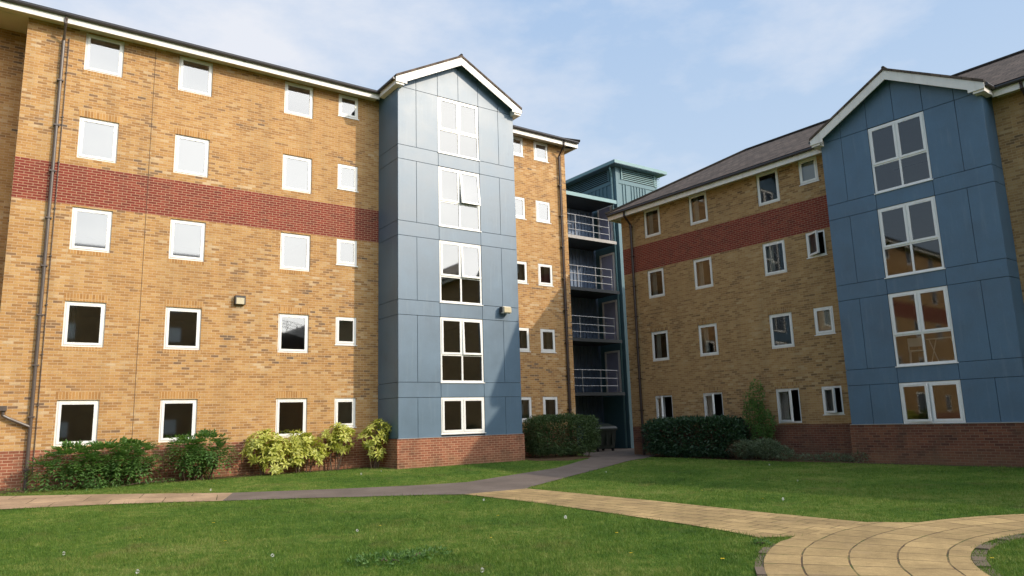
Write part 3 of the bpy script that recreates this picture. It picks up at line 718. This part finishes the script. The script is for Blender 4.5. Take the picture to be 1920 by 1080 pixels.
# ================================================================ GROUND, PATHS
def sheet(name, polys_fn, mat, step, bounds, dz, uvf=None, edge_pts=None):
    poly = [Vector(p) for p in polys_fn]
    def inside(x, y):
        c = False; n = len(poly); j = n - 1
        for i in range(n):
            a, b = poly[i], poly[j]
            if (a.y > y) != (b.y > y) and x < (b.x - a.x) * (y - a.y) / (b.y - a.y) + a.x: c = not c
            j = i
        return c
    # densify the outline
    out = []
    for i, a in enumerate(poly):
        b = poly[(i + 1) % len(poly)]; n = max(1, int((b - a).length / step))
        for k in range(n): out.append(a.lerp(b, k / n))
    nb = len(out); x0 = min(p.x for p in poly); x1 = max(p.x for p in poly); y0 = min(p.y for p in poly); y1 = max(p.y for p in poly)
    pts = list(out); x = x0 + step / 2
    while x < x1:
        y = y0 + step / 2
        while y < y1:
            if inside(x, y) and min((Vector((x, y)) - q).length_squared for q in out) > (step * .4) ** 2: pts.append(Vector((x, y)))
            y += step
        x += step
    vs, es, fs, *_ = delaunay_2d_cdt(pts, [(i, (i + 1) % nb) for i in range(nb)], [], 1, 1e-5)
    me = bpy.data.meshes.new(name); me.from_pydata([(p.x, p.y, G(p.x, p.y) + dz) for p in vs], [], [tuple(f) for f in fs]); me.materials.append(mat)
    if uvf:
        d = []
        for p in me.polygons:
            for vi in p.vertices: q = me.vertices[vi].co; d += list(uvf(q.x, q.y))
        me.uv_layers.new().data.foreach_set('uv', d)
    me.update()
    if me.polygons and me.polygons[0].normal.z < 0: me.flip_normals()
    o = bpy.data.objects.new(name, me); COL.objects.link(o); tag(o, kind='structure'); return o, inside

# lawn sheet: fine grid near, coarse to the horizon
xs = sorted({-400, -200, -100, -60, 60, 100, 200, 400} | {-40 + k * .8 for k in range(101)}); ys = sorted({-400, -200, -100, -60, 80, 120, 200, 400} | {-40 + k * .8 for k in range(126)})
vs = [(x, y, G(x, y)) for x in xs for y in ys]; ny = len(ys)
fs = [(i * ny + j, (i + 1) * ny + j, (i + 1) * ny + j + 1, i * ny + j + 1) for i in range(len(xs) - 1) for j in range(ny - 1)]
me = bpy.data.meshes.new('ground'); me.from_pydata(vs, [], fs); me.materials.append(M['lawn']); g_ = bpy.data.objects.new('ground', me); COL.objects.link(g_); tag(g_, kind='structure')

RCX, RCY = 7.75, 6.45
rot2 = lambda a: (lambda x, y: ((x * math.cos(a) + y * math.sin(a)), (-x * math.sin(a) + y * math.cos(a))))
arc = lambda r, a0, a1, n: [(RCX + r * math.cos(R(a0 + (a1 - a0) * k / n)), RCY + r * math.sin(R(a0 + (a1 - a0) * k / n))) for k in range(n + 1)]
ASPH = [(-6.5, 16.56), (-4.63, 16.85), (-2.04, 16.81), (-1.2, 16.68), (.2, 17.62), (.34, 18.12), (1.65, 21.29), (3.11, 24.3), (4.67, 27.53), (5.6, 30.2), (6.5, 33), (12, 42), (8, 44), (2.9, 35.4), (2.9, 28.8), (2.52, 26.54), (1.25, 23.44), (-.29, 21.3), (-1.32, 19.75), (-2.33, 19.22), (-4.54, 18.5), (-6.78, 17.9)]
BRK = [(-6.5, 16.56), (-6.78, 17.9), (-9.05, 17.75), (-10.6, 17.6), (-13.5, 17.3), (-24, 15.4), (-23, 13.2), (-13, 15.1), (-10.58, 15.5), (-9.53, 15.9), (-8.3, 16.25)]
PAV = [(.2, 17.62), (-1.2, 16.68), (.27, 14.76), (1.58, 12.69), (2.51, 11.12), (2.86, 10.45), (3.0, 9.9)] + [(RCX + 5.13 * math.cos(R(a)), RCY + 5.13 * math.sin(R(a))) for a in (138, 134, 130, 126, 122)] + [(4.55, 11.42), (3.84, 12.43), (2.64, 14.26), (1.47, 15.89)]
PAV[6] = (3.10, 9.85)
RING = arc(5.44, 175, 146, 12) + arc(5.40, 144, 141, 2) + arc(5.20, 138, 122, 5) + arc(4.75, 117, 60, 14) + arc(3.42, 60, 175, 30)
pd = math.atan2(10.9 - 16.7, 4.9 - .2); pr_ = rot2(pd)
a_obj, inA = sheet('asphalt_path', ASPH, M['asphalt'], .5, None, .014)
b_obj, inB = sheet('flag_path', BRK, M['pave2'], .5, None, .014, rot2(R(20)))
p_obj, inP = sheet('paved_path', PAV, M['pave'], .45, None, .014, pr_)
r_obj, inR = sheet('paved_circle', RING, M['ring'], .35, None, .019, lambda x, y: (math.atan2(y - RCY, x - RCX) * 4.4, math.hypot(x - RCX, y - RCY) - 3.19))
SOIL = [tuple(PL(u, y).xy) for u, y in ((-1, .02), (10.4, .02), (10.4, -.45), (7, -.5), (5, -.75), (3, -.6), (1.2, -.9), (0, -.8), (-1, -.8))]
sheet('soil_strip', SOIL, M['soil'], .5, None, .009)
SOIL2 = [tuple(PL(u, y).xy) for u, y in ((15.5, .02), (19, .02), (19.6, -.6), (18.5, -1.9), (16.5, -2.6), (15.5, -2.0))]
_, inS2 = sheet('soil_strip', SOIL2, M['soil'], .5, None, .009)
SOIL3 = [tuple(PR(u, y).xy) for u, y in ((-20.8, .02), (-12, .02), (-11.9, -.8), (-7, -.95), (-2, -1), (2, -1), (2, -1.2), (-7.5, -1.25), (-12, -1.3), (-15, -1.5), (-18, -1.3), (-20.3, -1.1))]
sheet('soil_strip', SOIL3, M['soil'], .5, None, .009)
# concrete edging
def edging(pts, w=.09, h=.035, name='kerb'):
    f = MB(); P = [Vector(p) for p in pts]
    for a, b in zip(P, P[1:]):
        L = (b - a).length; n = max(1, round(L / .9)); t = (b - a) / L; s_ = Vector((-t.y, t.x)) * w / 2
        for k in range(n):
            p, q = a.lerp(b, k / n) + t * .006, a.lerp(b, (k + 1) / n) - t * .006
            z0 = G(p.x, p.y) - .05; hh = h + .012 * math.sin(p.x * 7 + p.y * 3)
            f.prism([((p - s_).x, (p - s_).y, z0), ((q - s_).x, (q - s_).y, z0), ((q + s_).x, (q + s_).y, z0), ((p + s_).x, (p + s_).y, z0)], (0, 0, .05 + hh))
    o = f.build(name, M['kerb']); tag(o, kind='structure'); return o
edging(arc(5.49, 176, 147, 7), .09, .012)
edging(arc(3.35, 58, 176, 26), .13, .014)

# ---------------------------------------------------------------- grass blades
def poly_mask(poly, X, Y):
    c = np.zeros(len(X), bool); n = len(poly); j = n - 1
    for i in range(n):
        ax, ay = poly[i]; bx, by = poly[j]
        if ay != by: c ^= ((ay > Y) != (by > Y)) & (X < (bx - ax) * (Y - ay) / (by - ay) + ax)
        j = i
    return c
rg = np.random.default_rng(11)
SOILL = SOIL
def blades(n, y0, y1, spread, hh, ww, seed, name):
    rg = np.random.default_rng(seed)
    d = y0 * (y1 / y0) ** rg.random(n); X = (rg.random(n) * 2 - 1) * d * spread + .1 * d; Y = d
    keep = np.ones(n, bool)
    for p in (ASPH, BRK, PAV, RING): keep &= ~poly_mask(p, X + rg.normal(0, .018, n), Y + rg.normal(0, .018, n))
    for p in (SOIL, SOIL2, SOIL3): keep &= (~poly_mask(p, X + rg.normal(0, .12, n), Y + rg.normal(0, .12, n))) | (rg.random(n) < .12)
    dl = DL - (X * NL.x + Y * NL.y); ul = X * TL.x + Y * TL.y; dr = DR - (X * NR.x + Y * NR.y); ur = X * TR.x + Y * TR.y
    keep &= (dl > .02) & (dr > .02) & ~((ul > BXL - .08) & (ul < BXR + .08) & (dl < BB + .06)) & ~((ur > RXL - .08) & (ur < RXR + .08) & (dr < RB + .06))
    keep &= ~((ul > 19) & (dl < .5))
    X, Y, dl, ul = X[keep], Y[keep], dl[keep], ul[keep]; n = len(X)
    sm = lambda t: (lambda t: t * t * (3 - 2 * t))(np.clip(t, 0, 1))
    Z = .22 * sm(1 - dl / 7) * sm((22 - ul) / 5)
    clump = .5 + .8 * (np.sin(X * 2.1 + 1.7 * np.sin(Y * 1.3)) * np.sin(Y * 2.7 + np.sin(X * 1.9)) * .5 + .5)
    h = hh * clump * rg.uniform(.5, 1.25, n); tall = rg.random(n) < .010; h[tall] *= 2.3
    a = rg.random(n) * 2 * np.pi; w = ww * rg.uniform(.6, 1.3, n) * (Y / y0) ** .55
    la = rg.random(n) * 2 * np.pi; ln = h * rg.uniform(.1, .9, n)
    V = np.empty((n, 3, 3)); ca, sa = np.cos(a) * w / 2, np.sin(a) * w / 2
    V[:, 0] = np.c_[X - ca, Y - sa, Z]; V[:, 1] = np.c_[X + ca, Y + sa, Z]; V[:, 2] = np.c_[X + np.cos(la) * ln, Y + np.sin(la) * ln, Z + h]
    me = bpy.data.meshes.new(name); me.vertices.add(3 * n); me.vertices.foreach_set('co', V.ravel()); me.loops.add(3 * n); me.loops.foreach_set('vertex_index', np.arange(3 * n, dtype=np.int32))
    me.polygons.add(n); me.polygons.foreach_set('loop_start', np.arange(0, 3 * n, 3, dtype=np.int32)); me.polygons.foreach_set('loop_total', np.full(n, 3, dtype=np.int32))
    me.materials.append(M['blade']); me.update(); me.validate()
    o = bpy.data.objects.new(name, me); COL.objects.link(o)
    tag(o, 'short green mown grass with a few dry stalks covering the lawns', 'grass', kind='stuff'); return o
blades(560000, 6.3, 29, .80, .040, .0065, 3, 'grass')

# ================================================================ PLANTS
def leaf_mesh(name, mat, items):
    """items: list of (pos, dir, up, length, width) -> folded pointed leaves, 4 faces each"""
    V = []; F = []
    for p, d, u, L, w in items:
        d = d.normalized(); s_ = d.cross(u)
        if s_.length < 1e-4: s_ = d.cross(Vector((1, 0, .1)))
        s_.normalize(); nn = s_.cross(d); i = len(V)
        m = p + d * L * .45; tip = p + d * L - nn * L * .15
        V += [p, m + s_ * w / 2 + nn * w * .12, tip, m - s_ * w / 2 + nn * w * .12, m - nn * w * .05]
        F += [(i, i + 1, i + 4), (i + 1, i + 2, i + 4), (i + 2, i + 3, i + 4), (i + 3, i, i + 4)]
    me = bpy.data.meshes.new(name); me.from_pydata([tuple(v) for v in V], [], F); me.materials.append(mat); me.update(); return me
def rdir(r, up=.3):
    a = r.random() * 2 * math.pi; z = r.uniform(-1, 1); q = math.sqrt(max(0, 1 - z * z)); v = Vector((q * math.cos(a), q * math.sin(a), z + up)); return v.normalized()
def in_blobs(r, blobs, shell=.55):
    tot = sum(b[3] * b[4] * b[5] for b in blobs); k = r.random() * tot
    for b in blobs:
        k -= b[3] * b[4] * b[5]
        if k <= 0: break
    d = rdir(r, 0); t = (shell + (1 - shell) * r.random() ** .6)
    return Vector((b[0] + d.x * b[3] * t, b[1] + d.y * b[4] * t, b[2] + d.z * b[5] * t)), d
def plant(name, label, cat, loc, az, blobs, style, mat, count, size, seed, group=None, stems=6, spread=.25):
    r = random.Random(seed); root = empty(name, loc, az); tag(root, label, cat, group); items = []
    if style == 'pinnate':
        for _ in range(count):
            p, d = in_blobs(r, blobs, .5); d = (d + Vector((0, 0, .12)) + rdir(r, 0) * .4).normalized(); L = size * r.uniform(.7, 1.3)
            side = d.cross(Vector((0, 0, 1))); side = side.normalized() if side.length > .01 else Vector((1, 0, 0)); upv = side.cross(d)
            for k in range(7):
                t = (k // 2 + 1) / 4; q = p + d * L * t - Vector((0, 0, 1)) * L * .55 * t * t
                sg = 1 if k % 2 else -1; dd = (d * .55 + side * sg * .8).normalized() if k < 6 else d
                items.append((q, dd, upv, L * .44, L * .19))
    elif style == 'whorl':
        for _ in range(count):
            p, d = in_blobs(r, blobs, .72); ax = (d + Vector((0, 0, .8)) + rdir(r, 0) * .3).normalized(); n = r.randint(6, 9)
            e = ax.cross(Vector((.3, 1, .2))).normalized(); g = ax.cross(e); a0 = r.random() * 6
            for k in range(n):
                a = a0 + 2 * math.pi * k / n; o_ = e * math.cos(a) + g * math.sin(a); dd = (o_ + ax * r.uniform(-.15, .75)).normalized()
                items.append((p + o_ * .012, dd, ax, size * r.uniform(.75, 1.2), size * r.uniform(.36, .48)))
            for k in range(3):
                dd = (ax + rdir(r, 0) * .35).normalized(); items.append((p, dd, e, size * .7, size * .22))
    elif style == 'box':
        x0, x1, y0, y1, z0, z1 = blobs
        for _ in range(count):
            f_ = r.random(); p = Vector((r.uniform(x0, x1), r.uniform(y0, y1), r.uniform(z0, z1)))
            c = Vector(((x0 + x1) / 2, (y0 + y1) / 2, (z0 + z1) / 2)); h_ = Vector(((x1 - x0) / 2, (y1 - y0) / 2, (z1 - z0) / 2))
            q = Vector(((p.x - c.x) / h_.x, (p.y - c.y) / h_.y, (p.z - c.z) / h_.z)); m = (abs(q.x) ** 5 + abs(q.y) ** 5 + abs(q.z) ** 5) ** .2
            wob = 1 + .07 * math.sin(p.x * 5 + seed) * math.sin(p.z * 6 + p.y * 4) + .05 * math.sin(p.x * 13 + p.z * 9); t = (.60 + .4 * r.random() ** .4) * wob
            p = Vector((c.x + q.x / m * h_.x * t, c.y + q.y / m * h_.y * t, c.z + q.z / m * h_.z * t)); d = (Vector((q.x, q.y, q.z)).normalized() + rdir(r, .2) * .9).normalized()
            items.append((p, d, rdir(r, .6), size * r.uniform(.7, 1.3), size * .5))
    else:
        for _ in range(count):
            p, d = in_blobs(r, blobs, .45); items.append((p, (d * .7 + rdir(r, .5)).normalized(), rdir(r, .5), size * r.uniform(.6, 1.4), size * (.45 if style == 'leafy' else .22)))
    fo = put('foliage', leaf_mesh('foliage', mat, items), root)
    st = MB()
    if style == 'box': bl = [((blobs[0] + (blobs[1] - blobs[0]) * (k + .5) / stems), (blobs[2] + blobs[3]) / 2, (blobs[4] + blobs[5]) / 2, .3, .2, .4) for k in range(stems)]
    else: bl = [blobs[k % len(blobs)] for k in range(stems)]
    for k, b in enumerate(bl):
        base = Vector((b[0] * .55 + r.uniform(-.1, .1), b[1] * .4, -.05)) if style != 'box' else Vector((b[0], b[1], -.05))
        top = Vector((b[0] + r.uniform(-.6, .6) * b[3], b[1] + r.uniform(-.5, .5) * b[4], b[2] + r.uniform(-.1, .6) * b[5])); mid = base.lerp(top, .5) + Vector((r.uniform(-.07, .07), r.uniform(-.05, .05), .05))
        st.tube([base, mid, top], [.018, .013, .006], 5)
    st.build('stem', M['stem'], root); return root
def gl(u, off): p = PL(u, -off); return (p.x, p.y, G(p.x, p.y))
def gr(u, off): p = PR(u, -off); return (p.x, p.y, G(p.x, p.y))
plant('shrub', 'broad dark green feathery shrub beside the brown downpipe', 'shrub', gl(2.3, .75), AL,
      [(-.5, 0, .74, .58, .45, .28), (.30, 0, .78, .60, .45, .30), (.95, .1, .76, .48, .42, .32), (-1.05, -.1, .50, .38, .3, .14), (-.05, -.3, .45, .30, .25, .32), (.75, 0, .58, .4, .3, .25)], 'pinnate', M['leaf_green'], 900, .26, 1, stems=9)
plant('shrub', 'compact dark green feathery shrub under the second ground floor window', 'shrub', gl(4.75, .65), AL,
      [(-.3, 0, .82, .40, .36, .30), (.3, 0, .90, .46, .4, .30), (.55, 0, .68, .32, .3, .26), (0, 0, .62, .32, .3, .25)], 'pinnate', M['leaf_green'], 560, .24, 2, stems=7)
YS = 'yellow-spotted laurel shrubs along the sunlit wall'
plant('laurel_shrub', 'leftmost and bulkiest of the yellow-leaved laurel shrubs', 'shrub', gl(6.75, .55), AL,
      [(-.1, 0, .95, .50, .38, .33), (.2, 0, .75, .42, .35, .35), (-.3, .05, .72, .35, .3, .3), (.15, -.22, .36, .38, .25, .25)], 'whorl', M['leaf_yellow'], 110, .185, 3, YS, 8)
plant('laurel_shrub', 'yellow-leaved laurel shrub right beneath the third ground floor window', 'shrub', gl(7.85, .45), AL,
      [(-.05, 0, .95, .45, .36, .30), (.25, -.05, .75, .35, .3, .3), (-.2, 0, .55, .32, .28, .3), (.35, -.1, .48, .25, .2, .25)], 'whorl', M['leaf_yellow'], 88, .18, 4, YS, 7)
plant('laurel_shrub', 'yellow-leaved laurel shrub under the small ground floor window, tall and open', 'shrub', gl(8.95, .40), AL,
      [(0, 0, 1.12, .50, .36, .28), (.15, 0, .88, .38, .3, .3), (-.25, .05, .78, .3, .25, .3)], 'whorl', M['leaf_yellow'], 75, .18, 5, YS, 7)
plant('laurel_shrub', 'rightmost yellow-leaved laurel shrub, tapering, against the bay corner', 'shrub', gl(10.1, .75), AL,
      [(.1, 0, 1.22, .40, .36, .26), (-.1, 0, .95, .45, .34, .28), (.0, -.05, .55, .25, .22, .3)], 'whorl', M['leaf_yellow'], 80, .18, 6, YS, 7)
plant('clipped_hedge', 'clipped dark hedge between the blue bay plinth and the passage', 'hedge', gl(17.55, .95), AL,
      (-1.45, 1.45, -.75, .7, .12, 1.5), 'box', M['leaf_dark'], 17000, .075, 7, stems=9)
plant('clipped_hedge', 'long dark laurel hedge along the foot of the shaded brick wall', 'hedge', gr(-18.1, .7), AR,
      (-2.1, 2.25, -.6, .55, .12, 1.45), 'box', M['leaf_deep'], 11000, .12, 8, stems=12)
plant('upright_shrub', 'tall loose upright shrub against the shaded wall between ground floor windows', 'shrub', gr(-15.35, .5), AR,
      [(0, 0, 2.15, .28, .22, .62), (-.15, 0, 1.5, .42, .3, .6), (.25, 0, 1.2, .36, .3, .5), (-.45, 0, 2.0, .12, .12, .35), (.1, 0, .7, .4, .3, .5)], 'leafy', M['leaf_green'], 3300, .085, 9, stems=10)
plant('low_shrub', 'low grey green shrub at the right end of the laurel hedge', 'shrub', gr(-15.1, 1.0), AR,
      [(-.5, 0, .35, .55, .4, .3), (.3, 0, .38, .55, .4, .32), (.9, 0, .25, .4, .3, .2)], 'narrow', M['leaf_grey'], 4200, .11, 10, stems=8)
plant('low_shrub', 'small rusty brown shrub tucked between hedge and grey green shrub', 'shrub', gr(-15.95, 1.05), AR,
      [(0, 0, .35, .35, .3, .32)], 'narrow', M['leaf_red'], 700, .09, 12, stems=6)
plant('weed_clump', 'straggling weeds at the plinth where the brick wall meets the deep blue bay', 'weeds', gr(-12.6, .8), AR,
      [(0, 0, .12, .6, .25, .12), (.9, 0, .15, .4, .2, .16), (-.9, 0, .1, .5, .2, .1)], 'narrow', M['leaf_grey'], 1200, .09, 13, stems=5)
plant('shrub', 'dark shrub at the right edge in front of the deep blue bay plinth', 'shrub', gr(-6.2, 1.0), AR,
      [(0, 0, .9, .62, .45, .55), (.5, 0, .8, .5, .4, .5)], 'leafy', M['leaf_dark'], 2600, .07, 14, stems=8)
plant('weed_clump', 'low leafy weeds at the foot of the brown downpipe', 'weeds', gl(1.3, 1.05), AL,
      [(0, 0, .06, .5, .15, .07), (1.2, .1, .07, .7, .15, .08), (-.7, .1, .05, .3, .1, .06), (2.4, .2, .06, .6, .12, .07)], 'leafy', M['leaf_green'], 900, .05, 15, stems=4)
plant('weed_clump', 'dark broadleaf weed patch in the mown front lawn', 'weeds', (-1.55, 9.0, 0), 0,
      [(0, 0, .03, .5, .35, .05), (.4, .3, .03, .35, .25, .05)], 'leafy', M['leaf_green'], 900, .05, 16, stems=3)
plant('weed_clump', 'small weeds sprouting from the kerb where the paved paths meet', 'weeds', (2.95, 9.35, 0), 0,
      [(0, 0, .03, .12, .1, .04)], 'leafy', M['leaf_green'], 160, .04, 17, stems=3)

# dandelions
def clock_mesh():
    f = MB(); r = random.Random(2)
    for _ in range(70):
        d = rdir(r, 0) * .021; p = Vector((0, 0, .085)) + d; s1 = d.cross(Vector((.3, .2, 1))).normalized() * .005; f.quad(tuple(p - s1), tuple(p + d * .35), tuple(p + s1), tuple(p - d * .3))
    return f
s = N('dandelion_fluff'); M['fluff'] = s.bsdf((.75, .74, .70), .9, .2)
s = N('dandelion_petal'); M['petal'] = s.bsdf(s.mix(s.noise(s.obj(), 60), (.75, .50, .02), (.85, .62, .05)), .7, .2)
cm = clock_mesh().mesh('seed_head', M['fluff']); stm = MB().tube([(0, 0, 0), (.004, 0, .05), (0, 0, .085)], .003, 4).mesh('stem', M['leaf_green'])
f = MB(); 
for k in range(12):
    a = 2 * math.pi * k / 12; c_, s_ = math.cos(a), math.sin(a); f.quad((0, 0, .055), (.018 * c_ - .005 * s_, .018 * s_ + .005 * c_, .06), (.026 * c_, .026 * s_, .058), (.018 * c_ + .005 * s_, .018 * s_ - .005 * c_, .06))
pm = f.mesh('flower_head', M['petal'])
r = random.Random(21); spots = []
while len(spots) < 38:
    y = 7.3 + r.random() ** 1.5 * 15; x = r.uniform(-.75, .72) * y
    if any(poly_mask(p, np.array([x]), np.array([y]))[0] for p in (ASPH, BRK, PAV, RING)): continue
    if DL - (x * NL.x + y * NL.y) < 1.8 or DR - (x * NR.x + y * NR.y) < 1.8: continue
    spots.append((x, y))
for k, (x, y) in enumerate(spots):
    yl = k % 2 == 0
    d = empty('dandelion_flower' if yl else 'dandelion_clock', (x, y, G(x, y)), r.random() * 6)
    tag(d, 'open yellow dandelion flower low in the mown lawn' if yl else 'pale round dandelion seed head standing in the mown lawn', 'dandelion', 'yellow dandelion flowers in the lawn' if yl else 'dandelion seed heads in the lawn')
    sc = r.uniform(.6, 1.0); d.scale = (sc, sc, sc)
    put('flower_head' if yl else 'seed_head', pm if yl else cm, d); put('stem', stm, d)

# things standing behind the bay glass
ai = empty('clothes_airer', PR(-9.05, -.35, 2.83), AR)
tag(ai, 'white folding clothes airer behind the second storey bay window glass', 'clothes airer')
f = MB()
for x in (-.3, .3): f.tube([(x - .12, 0, 0), (x + .1, .0, .75)], .014, 6); f.tube([(x + .12, .0, 0), (x - .1, 0, .75)], .014, 6)
f.build('leg', M['pvc'], ai); f = MB()
for k in range(5): f.tube([(-.42, -.16 + .08 * k, .75), (.42, -.16 + .08 * k, .75)], .01, 6)
f.build('rack', M['pvc'], ai)
ch = empty('plastic_chair', PR(-9.85, -.3, 2.83), AR + .5)
tag(ch, 'white chair behind the left lower pane of the second storey bay window', 'chair')
MB().box(-.2, .2, -.2, .2, .43, .46).build('seat', M['pvc'], ch); f = MB().box(-.2, .2, .18, .21, .60, .85); f.box(-.2, -.17, .18, .21, .46, .60).box(.17, .2, .18, .21, .46, .60); f.build('backrest', M['pvc'], ch)
for x in (-.18, .18):
    for y in (-.18, .18): MB().tube([(x * 1.1, y * 1.1, 0), (x, y, .43)], .015, 6).build('leg', M['pvc'], ch)

# ================================================================ LIGHT
ratio, T_el = .59, .53
h = (TL * ratio - NL * 1.0).normalized(); el = math.atan(T_el); az = math.atan2(h.x, h.y)
sun = bpy.data.lights.new('sun', 'SUN'); sun.energy = 3.1; sun.angle = R(.6); sun.color = (1, .87, .70)
so = bpy.data.objects.new('sun', sun); COL.objects.link(so); sd = Vector((h.x * math.cos(el), h.y * math.cos(el), math.sin(el)))
so.rotation_euler = sd.to_track_quat('Z', 'Y').to_euler(); so.location = sd * 60
w = bpy.data.worlds.new('World'); scn.world = w; w.use_nodes = True; nt = w.node_tree; bg = nt.nodes['Background']
class W(N):
    def __init__(s): s.t = nt
s = W()
sk = s.n('TexSky', sky_type='NISHITA', sun_disc=False, sun_elevation=el, sun_rotation=az, air_density=1.0, dust_density=2.2, ozone_density=1.0)
co = s.n('TexCoord').outputs['Generated']
cl = s.noise(co, 2.6, 7, .58, (1, 1, 2.2)); cl2 = s.noise(co, 1.1, 3, .5)
dp = s.n('VectorMath', operation='DOT_PRODUCT'); s.l(co, dp.inputs[0]); dp.inputs[1].default_value = Vector((-.42, .78, .46)).normalized()
near = s.ramp(dp.outputs['Value'], [(.80, 0.0), (1.0, .20)])
cv = s.math('ADD', s.math('ADD', s.math('MULTIPLY', cl, .75), s.math('MULTIPLY', cl2, .3)), near)
mask = s.ramp(cv, [(.60, 0.0), (.80, .9)])
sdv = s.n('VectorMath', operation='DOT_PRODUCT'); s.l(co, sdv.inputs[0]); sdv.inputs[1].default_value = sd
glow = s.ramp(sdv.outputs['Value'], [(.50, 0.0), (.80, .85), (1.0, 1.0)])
sepz = s.n('SeparateXYZ'); s.l(co, sepz.inputs[0])
base = s.ramp(sepz.outputs[2], [(0.0, (7.8, 8.6, 9.4)), (.25, (6.2, 7.7, 9.6)), (.6, (4.3, 6.2, 9.2)), (1.0, (2.4, 3.9, 6.8))])
haze = s.mix(.85, sk.outputs[0], base)
skc = s.mix(mask, haze, (8.6, 8.8, 9.4))
lobe = s.mix(glow, (0, 0, 0), (27, 26, 24.5))  # extra brightness added to the sky around the sun, whitens the pane reflections
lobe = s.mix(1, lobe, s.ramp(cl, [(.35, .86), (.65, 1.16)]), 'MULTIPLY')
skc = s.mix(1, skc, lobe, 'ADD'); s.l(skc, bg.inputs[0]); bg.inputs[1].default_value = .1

# ================================================================ CAMERA
pitch, roll, fpx = .1789, -.0299, 1367.17
cp, sp = math.cos(pitch), math.sin(pitch); F_ = Vector((0, cp, sp)); U0 = Vector((0, -sp, cp)); R0 = Vector((1, 0, 0))
cr, sr = math.cos(roll), math.sin(roll); Rr = R0 * cr + U0 * sr; Uu = U0 * cr - R0 * sr
cam = bpy.data.cameras.new('camera'); cam.sensor_width = 36; cam.lens = 36 * fpx / 1920; cam.clip_end = 2000; cam.clip_start = .05
camo = bpy.data.objects.new('camera', cam); COL.objects.link(camo)
camo.matrix_world = Matrix(((Rr.x, Uu.x, -F_.x, 0), (Rr.y, Uu.y, -F_.y, 0), (Rr.z, Uu.z, -F_.z, EYE), (0, 0, 0, 1)))
scn.camera = camo
scn.view_settings.view_transform = 'Standard'; scn.view_settings.look = 'None'; scn.view_settings.exposure = 0; scn.view_settings.gamma = 1
scn.cycles.max_bounces = 7; scn.cycles.transparent_max_bounces = 12; scn.cycles.use_denoising = True
